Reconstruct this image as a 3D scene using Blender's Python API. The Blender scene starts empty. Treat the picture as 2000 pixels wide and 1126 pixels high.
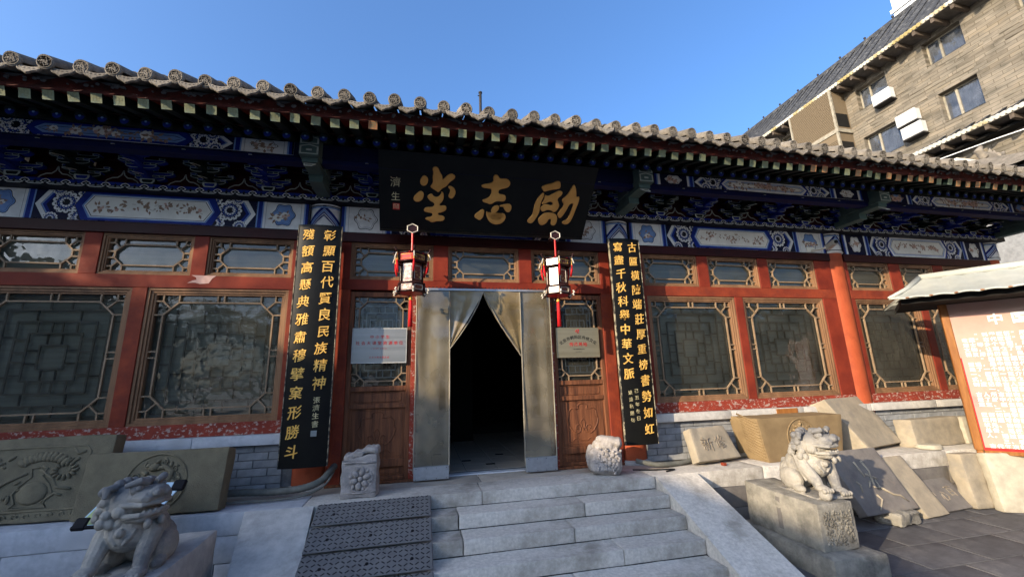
import bpy, bmesh, math, random
from mathutils import Vector, Matrix, noise
random.seed(7)
S = bpy.context.scene
COL = S.collection
R = math.radians
# ---------------------------------------------------------------- camera, sky, sun, exposure
cam = bpy.data.cameras.new('camera'); cam.sensor_width = 36; cam.lens = 14.4; cam.clip_start = .05; cam.clip_end = 900
camo = bpy.data.objects.new('camera', cam); COL.objects.link(camo)
yaw, pit, rol = R(12.465), R(12.595), R(-1.684)
f_ = Vector((math.sin(yaw)*math.cos(pit), math.cos(yaw)*math.cos(pit), math.sin(pit)))
r_ = Vector((math.cos(yaw), -math.sin(yaw), 0)); u_ = r_.cross(f_)
r2 = math.cos(rol)*r_ + math.sin(rol)*u_; u2 = -math.sin(rol)*r_ + math.cos(rol)*u_
M = Matrix(((r2.x, u2.x, -f_.x), (r2.y, u2.y, -f_.y), (r2.z, u2.z, -f_.z))).to_4x4()
M.translation = Vector((-.79, -5.4, 1.13)); camo.matrix_world = M
S.camera = camo
SUN = Vector((1.8, 1.0, -.65)).normalized()
w = bpy.data.worlds.new('World'); S.world = w; w.use_nodes = True
nt = w.node_tree; bg = nt.nodes['Background']
sky = nt.nodes.new('ShaderNodeTexSky'); sky.sky_type = 'NISHITA'; sky.sun_disc = False
sky.sun_elevation = math.asin(-SUN.z); sky.sun_rotation = math.atan2(-SUN.x, -SUN.y)
sky.air_density = 1.1; sky.dust_density = 5.0; sky.ozone_density = 7
nt.links.new(sky.outputs[0], bg.inputs[0]); bg.inputs[1].default_value = .15
sl = bpy.data.lights.new('sun', 'SUN'); sl.energy = 3.1; sl.angle = R(.53); sl.color = (1, .82, .58)
so = bpy.data.objects.new('sun', sl); COL.objects.link(so); so.rotation_euler = SUN.to_track_quat('-Z', 'Y').to_euler()
S.view_settings.view_transform = 'Standard'; S.view_settings.look = 'None'
S.view_settings.exposure = 1.5; S.view_settings.gamma = 1; S.view_settings.use_curve_mapping = False
try:
    S.cycles.max_bounces = 8; S.cycles.transparent_max_bounces = 12; S.cycles.use_denoising = True
except Exception: pass
# ---------------------------------------------------------------- materials
MATS = {}
def pm(name, c1, c2=None, sc=6, rough=.7, bump=.15, bs=60, metal=0, mix=None, rnd=.12, spec=.16, str3=(1, 1, 1), lo=.35, hi=.65, rr=.1, dirt=None, ds=2.2, dlo=.5, dhi=.75, bd=.01):
    """procedural material: two-tone noise, optional blotches of a third tone, bump and per-object variation"""
    m = bpy.data.materials.new(name); m.use_nodes = True; n = m.node_tree.nodes; l = m.node_tree.links
    b = n['Principled BSDF']; c2 = c2 or tuple(x*.6 for x in c1)
    tc = n.new('ShaderNodeTexCoord'); mp = n.new('ShaderNodeMapping'); l.new(tc.outputs['Object'], mp.inputs[0])
    mp.inputs['Scale'].default_value = str3
    ns = n.new('ShaderNodeTexNoise'); ns.inputs['Scale'].default_value = sc; ns.inputs['Detail'].default_value = 8; ns.inputs['Roughness'].default_value = .65
    l.new(mp.outputs[0], ns.inputs['Vector'])
    cr = n.new('ShaderNodeMapRange'); cr.inputs[1].default_value = lo; cr.inputs[2].default_value = hi; l.new(ns.outputs['Fac'], cr.inputs[0])
    mx = n.new('ShaderNodeMix'); mx.data_type = 'RGBA'; l.new(cr.outputs[0], mx.inputs[0])
    mx.inputs[6].default_value = (*c2, 1); mx.inputs[7].default_value = (*c1, 1); out = mx.outputs[2]
    if dirt:
        n2 = n.new('ShaderNodeTexNoise'); n2.inputs['Scale'].default_value = ds; n2.inputs['Detail'].default_value = 10; n2.inputs['Roughness'].default_value = .7
        l.new(mp.outputs[0], n2.inputs['Vector'])
        c3 = n.new('ShaderNodeMapRange'); c3.inputs[1].default_value = dlo; c3.inputs[2].default_value = dhi; l.new(n2.outputs['Fac'], c3.inputs[0])
        m3 = n.new('ShaderNodeMix'); m3.data_type = 'RGBA'; l.new(c3.outputs[0], m3.inputs[0]); l.new(out, m3.inputs[6]); m3.inputs[7].default_value = (*dirt, 1); out = m3.outputs[2]
    oi = n.new('ShaderNodeObjectInfo'); rm = n.new('ShaderNodeMapRange'); l.new(oi.outputs['Random'], rm.inputs[0]); rm.inputs[3].default_value = 1-rnd; rm.inputs[4].default_value = 1+rnd
    hs = n.new('ShaderNodeHueSaturation'); l.new(rm.outputs[0], hs.inputs['Value']); l.new(out, hs.inputs['Color']); l.new(hs.outputs[0], b.inputs['Base Color'])
    rg = n.new('ShaderNodeMapRange'); l.new(ns.outputs['Fac'], rg.inputs[0]); rg.inputs[3].default_value = max(0.02, rough-rr); rg.inputs[4].default_value = min(1, rough+rr); l.new(rg.outputs[0], b.inputs['Roughness'])
    b.inputs['Metallic'].default_value = metal; b.inputs['Specular IOR Level'].default_value = spec
    if bump:
        n4 = n.new('ShaderNodeTexNoise'); n4.inputs['Scale'].default_value = bs; n4.inputs['Detail'].default_value = 6; l.new(mp.outputs[0], n4.inputs['Vector'])
        bp = n.new('ShaderNodeBump'); bp.inputs['Strength'].default_value = bump; bp.inputs['Distance'].default_value = bd; l.new(n4.outputs['Fac'], bp.inputs['Height']); l.new(bp.outputs[0], b.inputs['Normal'])
    MATS[name] = m; return m
def glassmat(name, tint=(1, 1, 1), ior=1.6, rough=.01, haze=None, hz=.1, wav=.02, wsc=3):
    m = bpy.data.materials.new(name); m.use_nodes = True; n = m.node_tree.nodes; l = m.node_tree.links
    n.remove(n['Principled BSDF']); o = n['Material Output']
    t = n.new('ShaderNodeBsdfTransparent'); t.inputs[0].default_value = (*tint, 1)
    g = n.new('ShaderNodeBsdfGlossy'); g.inputs['Roughness'].default_value = rough
    fr = n.new('ShaderNodeFresnel'); fr.inputs['IOR'].default_value = ior
    mx = n.new('ShaderNodeMixShader'); l.new(fr.outputs[0], mx.inputs[0])
    if haze:
        d = n.new('ShaderNodeBsdfDiffuse'); d.inputs[0].default_value = (*haze, 1)
        m2 = n.new('ShaderNodeMixShader'); l.new(t.outputs[0], m2.inputs[1]); l.new(d.outputs[0], m2.inputs[2])
        ns = n.new('ShaderNodeTexNoise'); ns.inputs['Scale'].default_value = 2.2; ns.inputs['Detail'].default_value = 3
        mr = n.new('ShaderNodeMapRange'); mr.inputs[1].default_value = .3; mr.inputs[2].default_value = .7; mr.inputs[3].default_value = hz*.5; mr.inputs[4].default_value = hz*1.6
        tc0 = n.new('ShaderNodeTexCoord'); l.new(tc0.outputs['Object'], ns.inputs['Vector']); l.new(ns.outputs['Fac'], mr.inputs[0]); l.new(mr.outputs[0], m2.inputs[0])
        l.new(m2.outputs[0], mx.inputs[1])
    else: l.new(t.outputs[0], mx.inputs[1])
    l.new(g.outputs[0], mx.inputs[2]); l.new(mx.outputs[0], o.inputs[0])
    tc = n.new('ShaderNodeTexCoord'); nz = n.new('ShaderNodeTexNoise'); nz.inputs['Scale'].default_value = wsc; nz.inputs['Detail'].default_value = 2; l.new(tc.outputs['Object'], nz.inputs['Vector'])
    bp = n.new('ShaderNodeBump'); bp.inputs['Strength'].default_value = 1; bp.inputs['Distance'].default_value = wav; l.new(nz.outputs['Fac'], bp.inputs['Height']); l.new(bp.outputs[0], g.inputs['Normal'])
    MATS[name] = m; return m
RED = pm('red_paint', (.21, .032, .016), (.125, .018, .011), 3, .55, .2, 25, rnd=.03, spec=.12, dirt=(.13, .02, .014), ds=5, dlo=.56, dhi=.8)
DRED = pm('dark_red_paint', (.035, .006, .006), (.022, .004, .004), 3, .5, .1, 25, rnd=.03)  # near-black red: the shade under the eave is put into its colour
COLR = pm('sunlit_column_red', (.36, .078, .030), (.28, .055, .022), 3, .6, .3, 30, rnd=.03, dirt=(.20, .04, .02), ds=4, dlo=.52, dhi=.75)  # brighter copy of the red: sunlight on the column is put into its colour
PEEL = pm('peeling_red_paint', (.25, .04, .022), (.17, .026, .016), 4, .6, .5, 30, rnd=.03, dirt=(.34, .25, .21), ds=19, dlo=.54, dhi=.58, str3=(1, 1, 1.3))
PEEL2 = pm('slightly_worn_red_paint', (.24, .044, .019), (.14, .024, .013), 4, .6, .35, 35, rnd=.03, spec=.14, dirt=(.14, .03, .02), ds=13, dlo=.5, dhi=.7)
WOODG = pm('aged_brown_wood', (.25, .135, .07), (.14, .075, .04), 6, .55, .25, 40, str3=(1, 1, .2), rnd=.08)
LATT = pm('lattice_wood', (.27, .19, .12), (.18, .125, .075), 9, .5, .15, 50, rnd=.05)
DOORW = pm('weathered_door_wood', (.21, .08, .036), (.085, .032, .017), 5, .55, .5, 22, str3=(5, 5, .35), rnd=.06, dirt=(.04, .018, .012), ds=3, dlo=.5, dhi=.7)
INLAT = pm('inner_lattice_wood', (.15, .125, .09), (.10, .085, .06), 9, .8, .1, 40)
BACKB = pm('inner_screen_cloth', (.24, .23, .175), (.17, .165, .125), 5, .9, .1, 40, str3=(.25, 1, 6))
STONE = pm('grey_stone', (.52, .495, .455), (.37, .355, .33), 9, .75, .5, 90, rnd=.06, dirt=(.17, .165, .155), ds=2.5, dlo=.55, dhi=.85, bd=.006)
STONEB = pm('bluish_stone', (.50, .51, .53), (.37, .38, .40), 12, .6, .25, 90, rnd=.05, dirt=(.2, .2, .2), ds=3, dlo=.55, dhi=.9, bd=.004)
STEPS = pm('step_granite', (.62, .575, .51), (.44, .41, .365), 30, .8, .7, 110, rnd=.09, dirt=(.27, .245, .205), ds=2.2, dlo=.48, dhi=.70, bd=.006)
FLOORS = pm('terrace_stone', (.46, .40, .33), (.34, .30, .25), 8, .75, .3, 80, rnd=.07, dirt=(.15, .135, .12), ds=2, dlo=.52, dhi=.8, bd=.005)
PAVE = pm('dark_paving', (.10, .098, .10), (.065, .063, .066), 10, .7, .5, 60, rnd=.22, dirt=(.15, .14, .13), ds=2.5, dlo=.55, dhi=.8, bd=.005)
BRICK = pm('grey_brick', (.25, .255, .26), (.17, .175, .18), 8, .85, .4, 70, rnd=.14, dirt=(.12, .12, .12), ds=3, dlo=.55, dhi=.8, bd=.004)
MORTAR = pm('mortar', (.15, .15, .15), None, 10, .9, .3, 60)
TILE = pm('roof_tile_clay', (.22, .19, .155), (.12, .105, .085), 12, .85, .6, 60, rnd=.3, dirt=(.08, .075, .065), ds=6, dlo=.5, dhi=.7)
GOLD = pm('gilding', (.80, .50, .13), (.66, .37, .08), 12, .38, .35, 40, metal=.15, rnd=.08, dirt=(.35, .17, .05), ds=14, dlo=.55, dhi=.8)
GOLDB = pm('dull_gilding', (.56, .29, .08), (.46, .22, .055), 5, .4, .2, 18, metal=.2, rnd=.03)
LACQ = pm('black_lacquer', (.004, .004, .004), (.007, .007, .006), 4, .38, .05, 30, rnd=.02, spec=.14, dirt=(.018, .017, .015), ds=14, dlo=.68, dhi=.78)
BLUE = pm('blue_paint', (.006, .022, .19), (.004, .012, .11), 8, .6, .05, 40, rnd=.05)
LBLUE = pm('light_blue_paint', (.16, .25, .44), (.11, .19, .36), 8, .6, .05, 40, rnd=.05)
NAVY = pm('navy_paint', (.002, .004, .028), (.0015, .0025, .016), 8, .6, .05, 40, rnd=.2)
GREEN = pm('green_paint', (.003, .010, .008), (.002, .006, .005), 8, .6, .05, 40, rnd=.1)  # blue, navy and green are darkened: eave shade is put into the paint
WHITE = pm('white_paint', (.66, .64, .59), (.52, .50, .46), 8, .6, .05, 40, rnd=.03)
CREAM = pm('cream_paint', (.70, .66, .57), (.58, .54, .46), 5, .6, .05, 40, rnd=.03)
GREYP = pm('grey_paint', (.20, .22, .22), (.2, .23, .24), 8, .6, .05, 40)
BLACK = pm('black_paint', (.008, .008, .012), None, 8, .5, .05, 40, rnd=.02)
BROWN = pm('flower_brown_paint', (.17, .09, .055), (.30, .21, .14), 30, .6, .05, 40)
PINK = pm('flower_pink_paint', (.42, .22, .17), (.5, .36, .28), 30, .6, .05, 40)
OLIVE = pm('rafter_end_paint', (.185, .185, .10), (.095, .11, .065), 30, .6, .2, 40, rnd=.3, dirt=(.12, .15, .11), ds=22, dlo=.5, dhi=.6)
ORAN = pm('bare_orange_wood', (.30, .15, .07), (.20, .085, .04), 12, .7, .2, 40, rnd=.15)
ALU = pm('galvanised_metal', (.42, .44, .47), (.34, .36, .39), 25, .38, .06, 60, metal=.75, rnd=.03)
SILVP = pm('silver_plate', (.30, .30, .285), (.25, .25, .235), 3, .42, .05, 50, metal=.8, rnd=.0, str3=(.2, 1, 8))
GOLDP = pm('brass_plate', (.44, .38, .25), (.36, .31, .2), 3, .32, .05, 50, metal=.75, rnd=.0, str3=(.2, 1, 8))
REDT = pm('red_print', (.45, .02, .02), None, 10, .5, 0)
BLKT = pm('black_print', (.01, .01, .01), None, 10, .5, 0)
PALET = pm('pale_gold_print', (.55, .48, .28), None, 10, .5, 0)
WHT = pm('white_print', (.85, .85, .82), (.8, .8, .77), 10, .5, 0)
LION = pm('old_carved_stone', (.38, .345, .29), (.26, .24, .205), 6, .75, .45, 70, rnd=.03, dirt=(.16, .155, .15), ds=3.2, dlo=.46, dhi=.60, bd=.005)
PLINTH = pm('rough_plinth_stone', (.27, .25, .21), (.17, .16, .135), 9, .85, .9, 60, rnd=.08, dirt=(.09, .085, .075), ds=3.3, dlo=.46, dhi=.66, bd=.010)
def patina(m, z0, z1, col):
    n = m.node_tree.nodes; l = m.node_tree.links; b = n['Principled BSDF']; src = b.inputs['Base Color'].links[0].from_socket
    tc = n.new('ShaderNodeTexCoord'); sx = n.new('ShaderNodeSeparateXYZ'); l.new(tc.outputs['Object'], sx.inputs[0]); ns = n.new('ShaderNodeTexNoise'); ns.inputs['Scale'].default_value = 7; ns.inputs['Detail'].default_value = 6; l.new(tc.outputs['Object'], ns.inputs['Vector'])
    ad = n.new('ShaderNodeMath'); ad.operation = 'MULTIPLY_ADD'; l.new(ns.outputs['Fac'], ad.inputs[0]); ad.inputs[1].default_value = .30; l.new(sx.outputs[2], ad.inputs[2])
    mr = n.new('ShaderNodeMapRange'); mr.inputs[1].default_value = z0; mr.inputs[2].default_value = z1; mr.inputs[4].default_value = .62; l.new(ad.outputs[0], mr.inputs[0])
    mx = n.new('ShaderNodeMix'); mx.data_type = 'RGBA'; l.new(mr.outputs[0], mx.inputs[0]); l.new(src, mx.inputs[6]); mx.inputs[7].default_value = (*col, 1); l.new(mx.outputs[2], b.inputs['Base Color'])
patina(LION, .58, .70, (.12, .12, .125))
MARB = pm('pinkish_carved_stone', (.37, .335, .31), (.23, .21, .195), 9, .8, .9, 55, rnd=.03, dirt=(.2, .185, .175), ds=5, dlo=.52, dhi=.7, bd=.012)
YST = pm('ochre_sandstone', (.235, .165, .085), (.175, .12, .062), 5, .85, .35, 90, rnd=.03, bd=.004)
OLST = pm('olive_sandstone', (.195, .165, .105), (.13, .11, .072), 6, .9, .9, 110, rnd=.05, bd=.006)
SLAB = pm('buff_stone_slab', (.33, .28, .205), (.22, .19, .145), 5, .75, .4, 60, rnd=.06, dirt=(.20, .18, .15), ds=4, dlo=.5, dhi=.75, bd=.005)
SLABG = pm('dark_stone_slab', (.17, .155, .14), (.11, .10, .095), 5, .75, .4, 60, rnd=.1, dirt=(.25, .2, .15), ds=3, dlo=.55, dhi=.8, bd=.005)
PALE = pm('pale_cut_stone', (.44, .40, .31), (.31, .28, .22), 6, .8, .4, 60, rnd=.05, dirt=(.3, .27, .22), ds=4, dlo=.55, dhi=.8, bd=.006)
RUB = pm('grey_rubber', (.17, .165, .16), (.125, .12, .12), 12, .65, .2, 120, rnd=.06, dirt=(.12, .12, .125), ds=6, dlo=.55, dhi=.8)
RUBD = pm('black_rubber', (.008, .008, .01), None, 12, .6, .1, 60)
HOSE = pm('dusty_hose', (.16, .155, .13), (.10, .10, .085), 12, .65, .2, 60, rnd=.05)
IRON = pm('dark_iron', (.03, .027, .027), None, 12, .5, .2, 60)
HOTW = pm('hotel_wall', (.23, .20, .16), (.11, .098, .078), 2.2, .9, .3, 12, rnd=.12, str3=(1, .5, 1.6), dirt=(.17, .135, .09), ds=1.1, dlo=.5, dhi=.75)
_n = HOTW.node_tree.nodes; _l = HOTW.node_tree.links
_tc = _n.new('ShaderNodeTexCoord'); _sx = _n.new('ShaderNodeSeparateXYZ'); _cx = _n.new('ShaderNodeCombineXYZ'); _l.new(_tc.outputs['Object'], _sx.inputs[0]); _l.new(_sx.outputs[1], _cx.inputs[0]); _l.new(_sx.outputs[2], _cx.inputs[1])
_br = _n.new('ShaderNodeTexBrick'); _l.new(_cx.outputs[0], _br.inputs['Vector']); _br.inputs['Scale'].default_value = 1; _br.inputs['Brick Width'].default_value = .62; _br.inputs['Row Height'].default_value = .16; _br.inputs['Mortar Size'].default_value = .012
_br.inputs['Color1'].default_value = (.74, .72, .69, 1); _br.inputs['Color2'].default_value = (1.05, 1.05, 1.05, 1); _br.inputs['Mortar'].default_value = (.6, .58, .54, 1); _br.inputs['Bias'].default_value = .25
_mm = _n.new('ShaderNodeMix'); _mm.data_type = 'RGBA'; _mm.blend_type = 'MULTIPLY'; _mm.inputs[0].default_value = 1; _b = _n['Principled BSDF']; _src = _b.inputs['Base Color'].links[0].from_socket; _l.new(_src, _mm.inputs[6]); _l.new(_br.outputs['Color'], _mm.inputs[7]); _l.new(_mm.outputs[2], _b.inputs['Base Color'])
HOTB = pm('hotel_brown_tile', (.16, .12, .075), (.11, .085, .055), 20, .8, .2, 30, rnd=.06)
HROOF = pm('hotel_roof_tile', (.06, .062, .066), (.028, .03, .034), 5, .8, .4, 20, rnd=.1, dirt=(.17, .17, .165), ds=5, dlo=.54, dhi=.75)
SOFF = pm('soffit_board', (.14, .125, .11), None, 3, .9, .1, 20)
EDGE = pm('glazed_eave_edge', (.55, .53, .46), (.36, .29, .13), .5, .5, .2, 20, rnd=.15, lo=.42, hi=.5)
PLAST = pm('white_plastic', (.56, .56, .54), (.48, .48, .46), 5, .5, 0)
WFR = pm('window_frame_tan', (.30, .27, .21), None, 5, .6, .1, 20)
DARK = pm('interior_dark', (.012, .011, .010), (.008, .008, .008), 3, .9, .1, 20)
ITILE = pm('interior_tile', (.40, .35, .29), (.30, .26, .21), 3, .3, .05, 20, rnd=.08)
CURT = pm('hotel_curtain', (.45, .44, .36), (.30, .30, .25), 6, .9, .1, 20, str3=(1, 6, .2))
BARK = pm('bark', (.11, .085, .065), (.06, .048, .038), 12, .9, .6, 30)
LEAF = pm('evergreen_leaf', (.045, .075, .03), (.025, .045, .018), 12, .7, .1, 30, rnd=.2)
LRED = pm('lantern_red', (.55, .01, .015), (.42, .006, .01), 12, .35, .05, 60)
LBLK = pm('lantern_dark_wood', (.03, .012, .012), (.02, .008, .008), 12, .3, .05, 60)
SILKR = pm('tassel_red', (.6, .015, .02), (.35, .01, .01), 40, .6, .4, 60, str3=(6, 6, .4))
LPAN = pm('painted_lantern_glass', (.48, .40, .28), (.26, .12, .05), 34, .22, .0, 60, spec=.8, dirt=(.22, .03, .02), ds=26, dlo=.48, dhi=.54)
SIGNR = pm('info_board_print', (.42, .31, .25), (.40, .23, .19), 1.2, .38, .02, 50, dirt=(.36, .05, .06), ds=1.0, dlo=.56, dhi=.74)
SIGNW = pm('orange_varnished_wood', (.30, .125, .035), (.20, .075, .02), 9, .4, .2, 40, str3=(3, 3, .3))
METR = pm('pale_metal_roof', (.42, .42, .37), (.33, .34, .31), 3, .4, .15, 14, rnd=.03, metal=.1)
GLASS = glassmat('window_glass', (.92, .93, .9), 1.6, .02, haze=(.42, .41, .33), hz=.05, wav=.006, wsc=5)
HGLASS = glassmat('hotel_glass', (.5, .52, .55), 1.9, .02, haze=(.10, .11, .13), hz=.5)
PVC = glassmat('door_curtain_pvc', (.40, .35, .25), 1.9, .13, haze=(.29, .245, .165), hz=.36, wav=.025, wsc=2.0)
PVCW = glassmat('sun_glow_pvc', (.42, .36, .25), 1.8, .18, haze=(.42, .31, .15), hz=.42, wav=.03, wsc=2.5)  # golden sun glow of the pulled flaps is put into the haze colour
# ---------------------------------------------------------------- object helpers
def WM(o):
    m = Matrix.LocRotScale(o.location, o.rotation_euler, o.scale)
    return (WM(o.parent) @ o.matrix_parent_inverse @ m) if o.parent else m
def tag(o, label=None, cat=None, group=None, kind=None):
    if label: o['label'] = label
    if cat: o['category'] = cat
    if group: o['group'] = group
    if kind: o['kind'] = kind
    return o
def put(o, parent=None, world=True):
    COL.objects.link(o)
    if parent:
        o.parent = parent
        if world: o.matrix_parent_inverse = WM(parent).inverted()
    return o
def empty(name, label, cat, loc=(0, 0, 0), group=None, rz=0, kind=None):
    o = bpy.data.objects.new(name, None); o.location = loc; o.rotation_euler = (0, 0, rz); o.empty_display_size = .1
    put(o); return tag(o, label, cat, group, kind)
def copy_tree(o, parent=None):
    c = o.copy(); COL.objects.link(c)
    if parent: c.parent = parent; c.matrix_parent_inverse = o.matrix_parent_inverse.copy()
    for ch in list(o.children): copy_tree(ch, c)
    return c
class MB:
    def __init__(s): s.v = []; s.f = []; s.m = []
    def add(s, vs, fs, mi=0, T=None):
        k = len(s.v)
        s.v += [tuple(T @ Vector(v)) for v in vs] if T else [tuple(v) for v in vs]
        s.f += [tuple(i+k for i in f) for f in fs]; s.m += [mi]*len(fs); return s
    def box(s, x0, x1, y0, y1, z0, z1, mi=0, T=None):
        return s.add([(x0,y0,z0),(x1,y0,z0),(x1,y1,z0),(x0,y1,z0),(x0,y0,z1),(x1,y0,z1),(x1,y1,z1),(x0,y1,z1)],
            [(0,3,2,1),(4,5,6,7),(0,1,5,4),(1,2,6,5),(2,3,7,6),(3,0,4,7)], mi, T)
    def cbox(s, x0, x1, y0, y1, z0, z1, c=.004, mi=0, T=None):
        """box with chamfered vertical and horizontal front edges"""
        vs = []
        for z, k in ((z0, c), (z0+c, 0), (z1-c, 0), (z1, c)):
            vs += [(x0+k+(c if not k else 0), y0+k, z), (x1-k-(c if not k else 0), y0+k, z), (x1-k, y0+k+(c if not k else 0), z), (x1-k, y1-k-(c if not k else 0), z),
                   (x1-k-(c if not k else 0), y1-k, z), (x0+k+(c if not k else 0), y1-k, z), (x0+k, y1-k-(c if not k else 0), z), (x0+k, y0+k+(c if not k else 0), z)]
        fs = [tuple(range(7, -1, -1)), tuple(range(24, 32))]
        for a in range(3):
            for i in range(8): fs.append((a*8+i, a*8+(i+1) % 8, a*8+8+(i+1) % 8, a*8+8+i))
        return s.add(vs, fs, mi, T)
    def poly(s, pts, y, mi=0):                     # flat polygon in the XZ plane, facing -y
        a = sum(pts[i][0]*pts[(i+1) % len(pts)][1]-pts[(i+1) % len(pts)][0]*pts[i][1] for i in range(len(pts)))
        p = pts if a > 0 else pts[::-1]
        return s.add([(q[0], y, q[1]) for q in p], [tuple(range(len(p)))], mi)
    def prism(s, pts, y0, y1, mi=0, T=None):       # XZ outline extruded from y0 (front) to y1
        a = sum(pts[i][0]*pts[(i+1) % len(pts)][1]-pts[(i+1) % len(pts)][0]*pts[i][1] for i in range(len(pts)))
        p = pts if a > 0 else pts[::-1]; n = len(p)
        return s.add([(q[0], y0, q[1]) for q in p]+[(q[0], y1, q[1]) for q in p],
            [tuple(range(n)), tuple(range(2*n-1, n-1, -1))]+[((i+1) % n, i, n+i, n+(i+1) % n) for i in range(n)], mi, T)
    def ring(s, a, b, y, mi=0):                    # strip between two outlines with the same count
        n = len(a)
        return s.add([(q[0], y, q[1]) for q in a]+[(q[0], y, q[1]) for q in b], [(i, (i+1) % n, n+(i+1) % n, n+i) for i in range(n)], mi)
    def tube(s, pts, r, n=8, mi=0, caps=True, T=None):
        pts = [Vector(p) for p in pts]; k = len(s.v); vs = []; fs = []; N = None
        for i, p in enumerate(pts):
            t = (pts[min(i+1, len(pts)-1)]-pts[max(i-1, 0)]).normalized()
            if N is None: N = t.orthogonal().normalized()
            N = (N - t*N.dot(t)).normalized(); B = t.cross(N); rr = r[i] if hasattr(r, '__len__') else r
            for j in range(n):
                a = 2*math.pi*j/n; vs.append(p+N*math.cos(a)*rr+B*math.sin(a)*rr)
        for i in range(len(pts)-1):
            for j in range(n): fs.append((i*n+j, i*n+(j+1) % n, (i+1)*n+(j+1) % n, (i+1)*n+j))
        if caps: fs += [tuple(range(n-1, -1, -1)), tuple(range((len(pts)-1)*n, len(pts)*n))]
        return s.add(vs, fs, mi, T)
    def cyl(s, c, r, z0, z1, n=20, mi=0, r1=None, T=None):
        return s.tube([(c[0], c[1], z0), (c[0], c[1], z1)], [r, r if r1 is None else r1], n, mi, True, T)
    def ball(s, c, r, mi=0, n=10, m=7, T=None):
        r = r if hasattr(r, '__len__') else (r, r, r); vs = [(c[0], c[1], c[2]-r[2])]; fs = []
        for i in range(1, m):
            for j in range(n):
                t = math.pi*i/m; a = 2*math.pi*j/n
                vs.append((c[0]+r[0]*math.sin(t)*math.cos(a), c[1]+r[1]*math.sin(t)*math.sin(a), c[2]-r[2]*math.cos(t)))
        vs.append((c[0], c[1], c[2]+r[2])); L = len(vs)-1
        for j in range(n):
            fs.append((0, 1+(j+1) % n, 1+j)); fs.append((L, L-n+j, L-n+(j+1) % n))
            for i in range(m-2): fs.append((1+i*n+j, 1+i*n+(j+1) % n, 1+(i+1)*n+(j+1) % n, 1+(i+1)*n+j))
        return s.add(vs, fs, mi, T)
    def bar(s, a, b, wd, y0, y1, mi=0):            # straight bar between two XZ points
        dx, dz = b[0]-a[0], b[1]-a[1]; L = math.hypot(dx, dz) or 1; nx, nz = -dz/L*wd/2, dx/L*wd/2
        return s.prism([(a[0]+nx, a[1]+nz), (a[0]-nx, a[1]-nz), (b[0]-nx, b[1]-nz), (b[0]+nx, b[1]+nz)], y0, y1, mi)
    def mesh(s, name, mats, smooth=False):
        me = bpy.data.meshes.new(name); me.from_pydata(s.v, [], s.f)
        for m in (mats if isinstance(mats, (list, tuple)) else [mats]): me.materials.append(m)
        me.polygons.foreach_set('material_index', s.m)
        if smooth: me.polygons.foreach_set('use_smooth', [True]*len(me.polygons))
        me.update(); return me
    def obj(s, name, mats, parent=None, smooth=False, label=None, cat=None, group=None, kind=None):
        o = bpy.data.objects.new(name, s.mesh(name, mats, smooth)); put(o, parent); return tag(o, label, cat, group, kind)
def inst(name, me, parent=None, M4=None, **k):
    o = bpy.data.objects.new(name, me)
    if M4 is not None:
        o.location, q, o.scale = M4.decompose(); o.rotation_euler = q.to_euler()
    put(o, parent); return tag(o, **k)
def smooth_auto(me, ang=40):
    bm = bmesh.new(); bm.from_mesh(me); bmesh.ops.recalc_face_normals(bm, faces=bm.faces)
    for f in bm.faces: f.smooth = True
    for e in bm.edges:
        if len(e.link_faces) == 2 and e.calc_face_angle(0) > R(ang): e.smooth = False
    bm.to_mesh(me); bm.free(); return me
def rock(name, dims, mat, bev=.012, amp=.006, cuts=10, seed=0, fs=9, shape=None, amp2=None, jit=.0):
    """solid stone block standing on z=0, worn edges, uneven faces; shape(v) reshapes it"""
    bm = bmesh.new(); bmesh.ops.create_cube(bm, size=1)
    for v in bm.verts: v.co = Vector((v.co.x*dims[0], v.co.y*dims[1], (v.co.z+.5)*dims[2]))
    rr = random.Random(seed)
    for v in bm.verts: v.co += Vector((rr.uniform(-1, 1), rr.uniform(-1, 1), 0 if v.co.z < .001 else rr.uniform(-1, 1)))*jit
    bmesh.ops.bevel(bm, geom=bm.edges[:], offset=bev, segments=2, affect='EDGES', profile=.6)
    st = max(dims)/cuts
    for _ in range(4):
        es = [e for e in bm.edges if e.calc_length() > st*1.5]
        if not es: break
        bmesh.ops.subdivide_edges(bm, edges=es, cuts=1, use_grid_fill=True)
    bmesh.ops.triangulate(bm, faces=[f for f in bm.faces if len(f.verts) > 4])
    bm.normal_update()
    o = Vector((seed*3.7, seed*1.3, seed*2.1))
    ns = [v.normal.copy() for v in bm.verts]
    for v, n in zip(bm.verts, ns):
        d = noise.fractal(v.co*fs+o, 1, 2, 4)*amp + noise.noise(v.co*fs*.3+o)*amp*1.2
        v.co += n*d
        if shape: v.co = shape(v.co)
    me = bpy.data.meshes.new(name); bm.to_mesh(me); bm.free(); me.materials.append(mat)
    return smooth_auto(me, 38)
def TR(loc, rx=0, ry=0, rz=0): return Matrix.Translation(loc) @ Matrix.Rotation(rz, 4, 'Z') @ Matrix.Rotation(rx, 4, 'X') @ Matrix.Rotation(ry, 4, 'Y')
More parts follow.
